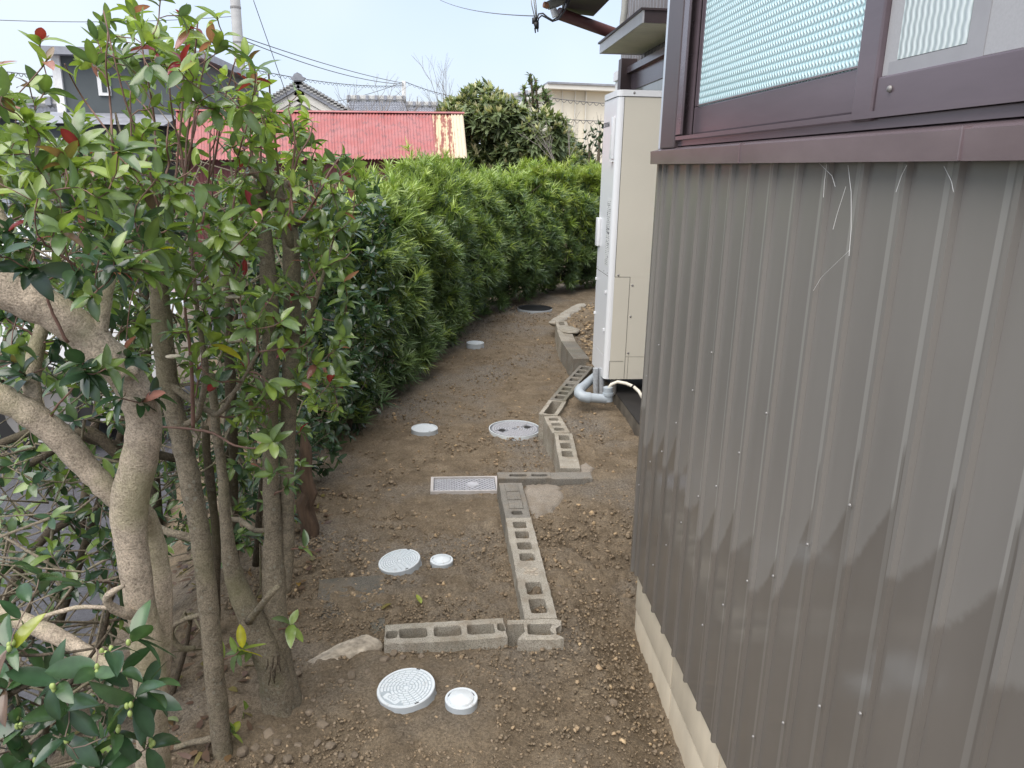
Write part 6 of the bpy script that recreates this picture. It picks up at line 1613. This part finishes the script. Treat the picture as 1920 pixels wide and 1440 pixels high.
tg = [pxr(x, y, d) for x, y, d in ((632, 745, 2.0), (615, 755, 2.0), (572, 1025, 1.98), (548, 1170, 1.9), (545, 200, 2.0), (560, 175, 2.0), (630, 730, 2.05), (445, 1225, 1.86), (460, 1340, 1.88))]
spray(tC, sC, tg, L, .052, lambda p, r: BRIGHT+GREEN, 'twig_red', (.05, REDS), (4, 6), .0035, spread=(.7, 1.6))
L.finish(tC, 300)

GIRTH = 1.0
# brown rotten stump behind the double trunk
mb = MB(); q0_ = pxr(578, 985, 3.1); q1_ = pxr(568, 815, 3.1); rs_ = np.random.default_rng(3)
mb.tube([q0_+np.array([0, 0, -.15])]+[q0_+(q1_-q0_)*t_+rs_.normal(size=3)*.0045 for t_ in np.linspace(0, 1, 9)], [.040, .040, .036, .037, .033, .034, .030, .030, .024, .008], 9); o = mb.build('tree_stump', MT['bark_red'], None, 30); tag(o, 'reddish brown rotten stump standing behind the double trunk', 'stump')

# tangled understorey at the left: thin stemmed shrubs
def understorey(label, stems, tgs, size, cols, seed, mat_='bark_dark', nparts=120, leafn=(3, 5), odd=None, along=2):
    sk = Skel(seed); mb = MB()
    for st_ in stems: sk.limb(mb, *pp(st_), 9, 4, .004, True, .05)
    b_ = stems[0][0]; q = pxr(b_[0], b_[1], b_[2]); t = thing('shrub', label, 'shrub', tuple(q)); mb.build('stem', MT[mat_], t, True)
    LL = Leaves(); tg = []
    for (n, poly, y0, y1) in tgs: tg += region(sk.r, n, poly, y0, y1)
    spray(t, sk, tg, LL, size, lambda p, r: cols, 'twig', odd, leafn, .005, .3, along, .4, (.5, 1.4))
    # bare interlacing twigs
    mb = MB(); r = sk.r; N_ = np.array(sk.n)
    for k_ in range(230):
        a = N_[r.integers(len(N_))]; d = r.normal(size=3)*np.array([1, .7, .45]); Lg = r.uniform(.12, .36); d /= np.linalg.norm(d); m1 = a+d*Lg*.5+r.normal(size=3)*.05; e = a+d*Lg+r.normal(size=3)*.06
        if e[2] < -.2 or e[0] > a[0]+.05 or a[0] > -.45: continue
        mb.tube([a, m1, e], [.0042, .003, .0012], 5, False)
    o = mb.build('bare_twigs', MT['bark_grey'], t, True); o['kind'] = 'stuff'
    LL.finish(t, nparts); return t
understorey('tangled thin stemmed shrub filling the gap behind the pale trunk', [[(60, 1500, 2.3, 26), (90, 1250, 2.3, 22), (150, 1050, 2.3, 20), (230, 800, 2.35, 16), (260, 560, 2.4, 12)], [(-60, 1300, 2.2, 24), (20, 1100, 2.2, 22), (90, 1000, 2.2, 20), (170, 960, 2.25, 14)], [(330, 860, 2.2, 18), (200, 830, 2.2, 24), (150, 815, 2.2, 26), (90, 800, 2.25, 22), (-20, 840, 2.3, 18)], [(240, 870, 2.15, 24), (170, 810, 2.15, 28), (120, 830, 2.15, 20), (60, 870, 2.2, 16)]],
            [(130, [(-30, 470), (300, 470), (300, 760), (230, 1000), (-30, 1000)], 1.9, 2.5), (150, [(-30, 380), (340, 380), (360, 800), (300, 1100), (-30, 1150)], 2.0, 2.9)], .055, GREEN+DARK, 71)
understorey('thin stemmed shrub with mixed green leaves around the slim grey trunk, farther back', [[(440, 1150, 2.55, 24), (438, 900, 2.5, 20), (434, 760, 2.45, 26), (430, 640, 2.45, 20), (432, 520, 2.45, 20), (437, 420, 2.45, 14)], [(405, 1180, 2.3, 22), (404, 1000, 2.3, 20), (392, 880, 2.3, 22), (385, 800, 2.3, 16)], [(300, 1150, 2.7, 28), (290, 900, 2.7, 26), (275, 700, 2.7, 24), (270, 480, 2.7, 18)], [(480, 1060, 2.6, 18), (500, 850, 2.6, 14), (560, 640, 2.6, 10), (590, 480, 2.6, 8)]],
            [(110, [(300, 680), (570, 680), (570, 990), (400, 1080), (320, 1060)], 2.35, 3.3), (140, [(230, 330), (560, 330), (600, 560), (580, 900), (420, 960), (260, 900)], 2.4, 3.2)], .052, GREEN+DARK+[(.10, .17, .04)], 72)
understorey('leafy evergreen shrub behind the tree crowns at the far left', [[(-60, 1000, 3.2, 22), (0, 700, 3.2, 20), (60, 450, 3.2, 14), (100, 320, 3.2, 8)], [(150, 1000, 3.3, 20), (190, 700, 3.3, 16), (200, 430, 3.3, 10)], [(420, 900, 3.3, 20), (440, 600, 3.3, 16), (450, 400, 3.3, 9)]],
            [(210, [(-40, 270), (560, 270), (620, 420), (560, 600), (250, 560), (-40, 620)], 2.9, 3.8)], .062, GREEN+DARK+BRIGHT[:1], 73, 'bark_dark', 150, (4, 6))
understorey('low dark shrub with fine twigs above the wet asphalt at lower left', [[(40, 1600, 1.9, 22), (80, 1400, 1.85, 18), (180, 1220, 1.85, 14), (220, 1080, 1.9, 8)], [(-80, 1500, 1.8, 20), (0, 1300, 1.8, 16), (60, 1120, 1.85, 10)], [(250, 1500, 2.0, 18), (330, 1280, 2.0, 14), (360, 1150, 2.0, 8)]],
            [(75, [(-30, 950), (240, 950), (250, 1200), (200, 1440), (-30, 1440)], 1.65, 2.3)], .055, DARK+GREEN[:2], 74, 'bark_dark', 120, (3, 5))

# bracket fungi on the slim stems
for (x, y, d, w_, lab) in ((437, 637, 2.0, 46, 'pale rounded bracket fungus shelf on a thin stem, left of the double trunk'), (441, 556, 2.0, 40, 'pale flat bracket fungus on the double trunk, the higher of two'), (325, 668, 1.84, 34, 'small pale ragged bracket fungus on the slim straight trunk')):
    q = atY(x, y, d); bm = bmesh.new(); bmesh.ops.create_icosphere(bm, subdivisions=3, radius=1)
    for v in bm.verts:
        u = v.co.copy(); k_ = 1+.12*noise.noise(u*3); v.co = Vector((u.x*k_, u.y*k_*.8, u.z*(.28 if u.z < 0 else .20)))
    m = MB().bm(bm, Matrix.Translation(q) @ Matrix.Scale(W(w_, d), 4)); o = m.build('bracket_fungus', MT['fungus'], None, True); tag(o, lab, 'fungus')

# chain-link fence and a parked car glimpsed through the shrubs
cf = thing('chain_link_fence', 'chain link wire fence behind the trunks at the edge of the wet asphalt', 'fence', (-1.32, 1.5, -.4))
b = MB(); XFn = -1.32; y0, y1, z0_, z1_ = .6, 2.1, -.36, .30; s_ = .055
n = int((y1-y0+z1_-z0_)/s_)
for i in range(n):
    c = i*s_
    a = max(0, c-(z1_-z0_)); e = min(y1-y0, c)
    if e > a:
        b.tube([(XFn, y0+a, z0_+(c-a)), (XFn, y0+e, z0_+(c-e))], .0019, 4, False); b.tube([(XFn+.003, y1-a, z0_+(c-a)), (XFn+.003, y1-e, z0_+(c-e))], .0019, 4, False)
o = b.build('wire_mesh', MT['wire_mesh'], cf); o['kind'] = 'stuff'
for y in (.6, 2.1): MB().tube([(XFn, y, -.45), (XFn, y, .32)], .02, 8).build('post', MT['wire_mesh'], cf, True)
MB().tube([(XFn, y0, .31), (XFn, y1, .31)], .008, 8).build('top_rail', MT['wire_mesh'], cf, True)

car = thing('parked_car', 'white car parked on the asphalt, glimpsed through the shrubs at the left', 'car', (-3.9, 5.6, -.375), R_(8))
def car_loft(sections, name, m):
    bmv = []; mbb = MB(); n = len(sections[0][1])
    for (x, ring) in sections:
        for (yy, zz) in ring: bmv.append((x, yy, zz))
    fs = []
    for i in range(len(sections)-1):
        for k_ in range(n): fs.append((i*n+k_, i*n+(k_+1) % n, (i+1)*n+(k_+1) % n, (i+1)*n+k_))
    fs.append(tuple(range(n-1, -1, -1))); fs.append(tuple((len(sections)-1)*n+k_ for k_ in range(n)))
    mbb.add(bmv, fs); return mbb.build(name, m, car, 35, keep=False)
def ring(w_, zb_, zt_, crown=.06): return [(-w_*.97, zb_), (-w_, zb_+.15), (-w_, zb_+(zt_-zb_)*.55), (-w_*.94, zt_-.05), (-w_*.7, zt_), (w_*.7, zt_), (w_*.94, zt_-.05), (w_, zb_+(zt_-zb_)*.55), (w_, zb_+.15), (w_*.97, zb_)]
car_loft([(-2.0, ring(.62, .30, .62)), (-1.9, ring(.76, .22, .76)), (-1.2, ring(.80, .20, .90)), (0, ring(.82, .20, .95)), (1.2, ring(.82, .20, .95)), (1.85, ring(.80, .22, .92)), (1.98, ring(.74, .30, .85))], 'body', MT['car'])
def ring2(w_, zb_, zt_, wt): return [(-w_, zb_), (-wt, zt_-.06), (-wt*.85, zt_), (wt*.85, zt_), (wt, zt_-.06), (w_, zb_)]
cab = car_loft([(-1.15, ring2(.76, .90, .96, .70)), (-.45, ring2(.77, .93, 1.42, .62)), (.9, ring2(.77, .93, 1.46, .62)), (1.7, ring2(.76, .90, 1.2, .62)), (1.85, ring2(.75, .88, .95, .66))], 'cabin', MT['car'])
for sx in (-1, 1):
    for (xa, xb) in ((-.62, .12), (.2, .92), (1.0, 1.5)):
        MB().prism([(xa+(.08 if xa < -.3 else 0), sx*.755, .97), (xb, sx*.755, .97), (xb-.02, sx*.655, 1.36 if xb < 1.4 else 1.22), (xa+.14 if xa < -.3 else xa+.02, sx*.655, 1.36)], (0, sx*.012, 0)).build('side_window', MT['car_glass'], car, keep=False)
    for xw in (-1.25, 1.2):
        wl = MB().lathe([(.0, -.09), (.30, -.09), (.31, -.05), (.31, .05), (.30, .09), (0, .09)], 24, mat=Matrix.Translation((xw, sx*.74, .31)) @ Matrix.Rotation(R_(90), 4, 'X')).build('wheel', MT['tyre'], car, 40, keep=False)
        MB().lathe([(0, .0), (.19, .0), (.21, .01), (.22, -.02)], 20, mat=Matrix.Translation((xw, sx*.835, .31)) @ Matrix.Rotation(R_(-90*sx), 4, 'X')).build('rim', MT['steel'], wl, 40, keep=False)
    MB().box((-1.96, sx*.40, .52), (-1.86, sx*.70, .64), .02).build('headlight', MT['frame_white'], car, keep=False)
    MB().box((1.88, sx*.58, .62), (1.975, sx*.74, .86), .02).build('tail_light', MT['lens'], car, keep=False)
    MB().box((-.62, sx*.84, .95), (-.48, sx*.96, 1.05), .02).build('mirror', MT['car'], car, keep=False)
MB().prism([(-1.10, -.66, .98), (-1.10, .66, .98), (-.50, .56, 1.38), (-.50, -.56, 1.38)], (-.02, 0, .02)).build('windscreen', MT['car_glass'], car, keep=False)

# fallen leaves on the soil
for (x, y, rot, c, lab) in ((790, 1137, .4, YELL[1], 'yellow green fallen leaf on the soil behind the front block row'), (735, 1138, 1.9, BROWN[2], 'small tan fallen leaf on the soil near the dark slab'), (560, 1105, .2, (.35, .22, .06), 'orange brown fallen leaf beside the double trunk'), (335, 1360, 1.2, (.22, .27, .13), 'pale green fallen leaf by the foot of the slim trunk')):
    g_ = 0
    for _ in range(3): q = atZ(x, y, g_); g_ = gzf(q.x, q.y)
    o = link('fallen_leaf', leaf_mesh(int(abs(x)) % 6, c)); o.location = (q.x, q.y, g_+.012); o.scale = (.05, .05, .05); o.rotation_euler = (.1, .15, rot); tag(o, lab, 'fallen leaf')
# litter of dry leaves under the trees
r = np.random.default_rng(77); n = 420; x = r.uniform(-1.25, -.5, n); y = r.uniform(1.3, 3.6, n); z = gz(x, y)+.012
V_, F_, T_ = blades(np.stack([x, y, z], 1), np.stack([np.cos(x*91), np.sin(x*91), .15*r.normal(size=n)], 1), np.array([0, 0, 1.])+.25*r.normal(size=(n, 3)), r.uniform(.02, .05, n), r.uniform(.008, .018, n), np.array(BROWN+[(.12, .07, .05), (.16, .10, .06)])[r.integers(0, 5, n)])
o = link('leaf_litter', np_mesh('leaf_litter', V_, F_, MT['needle'], T_)); tag(o, 'dry brown leaf litter under the trees', kind='stuff')
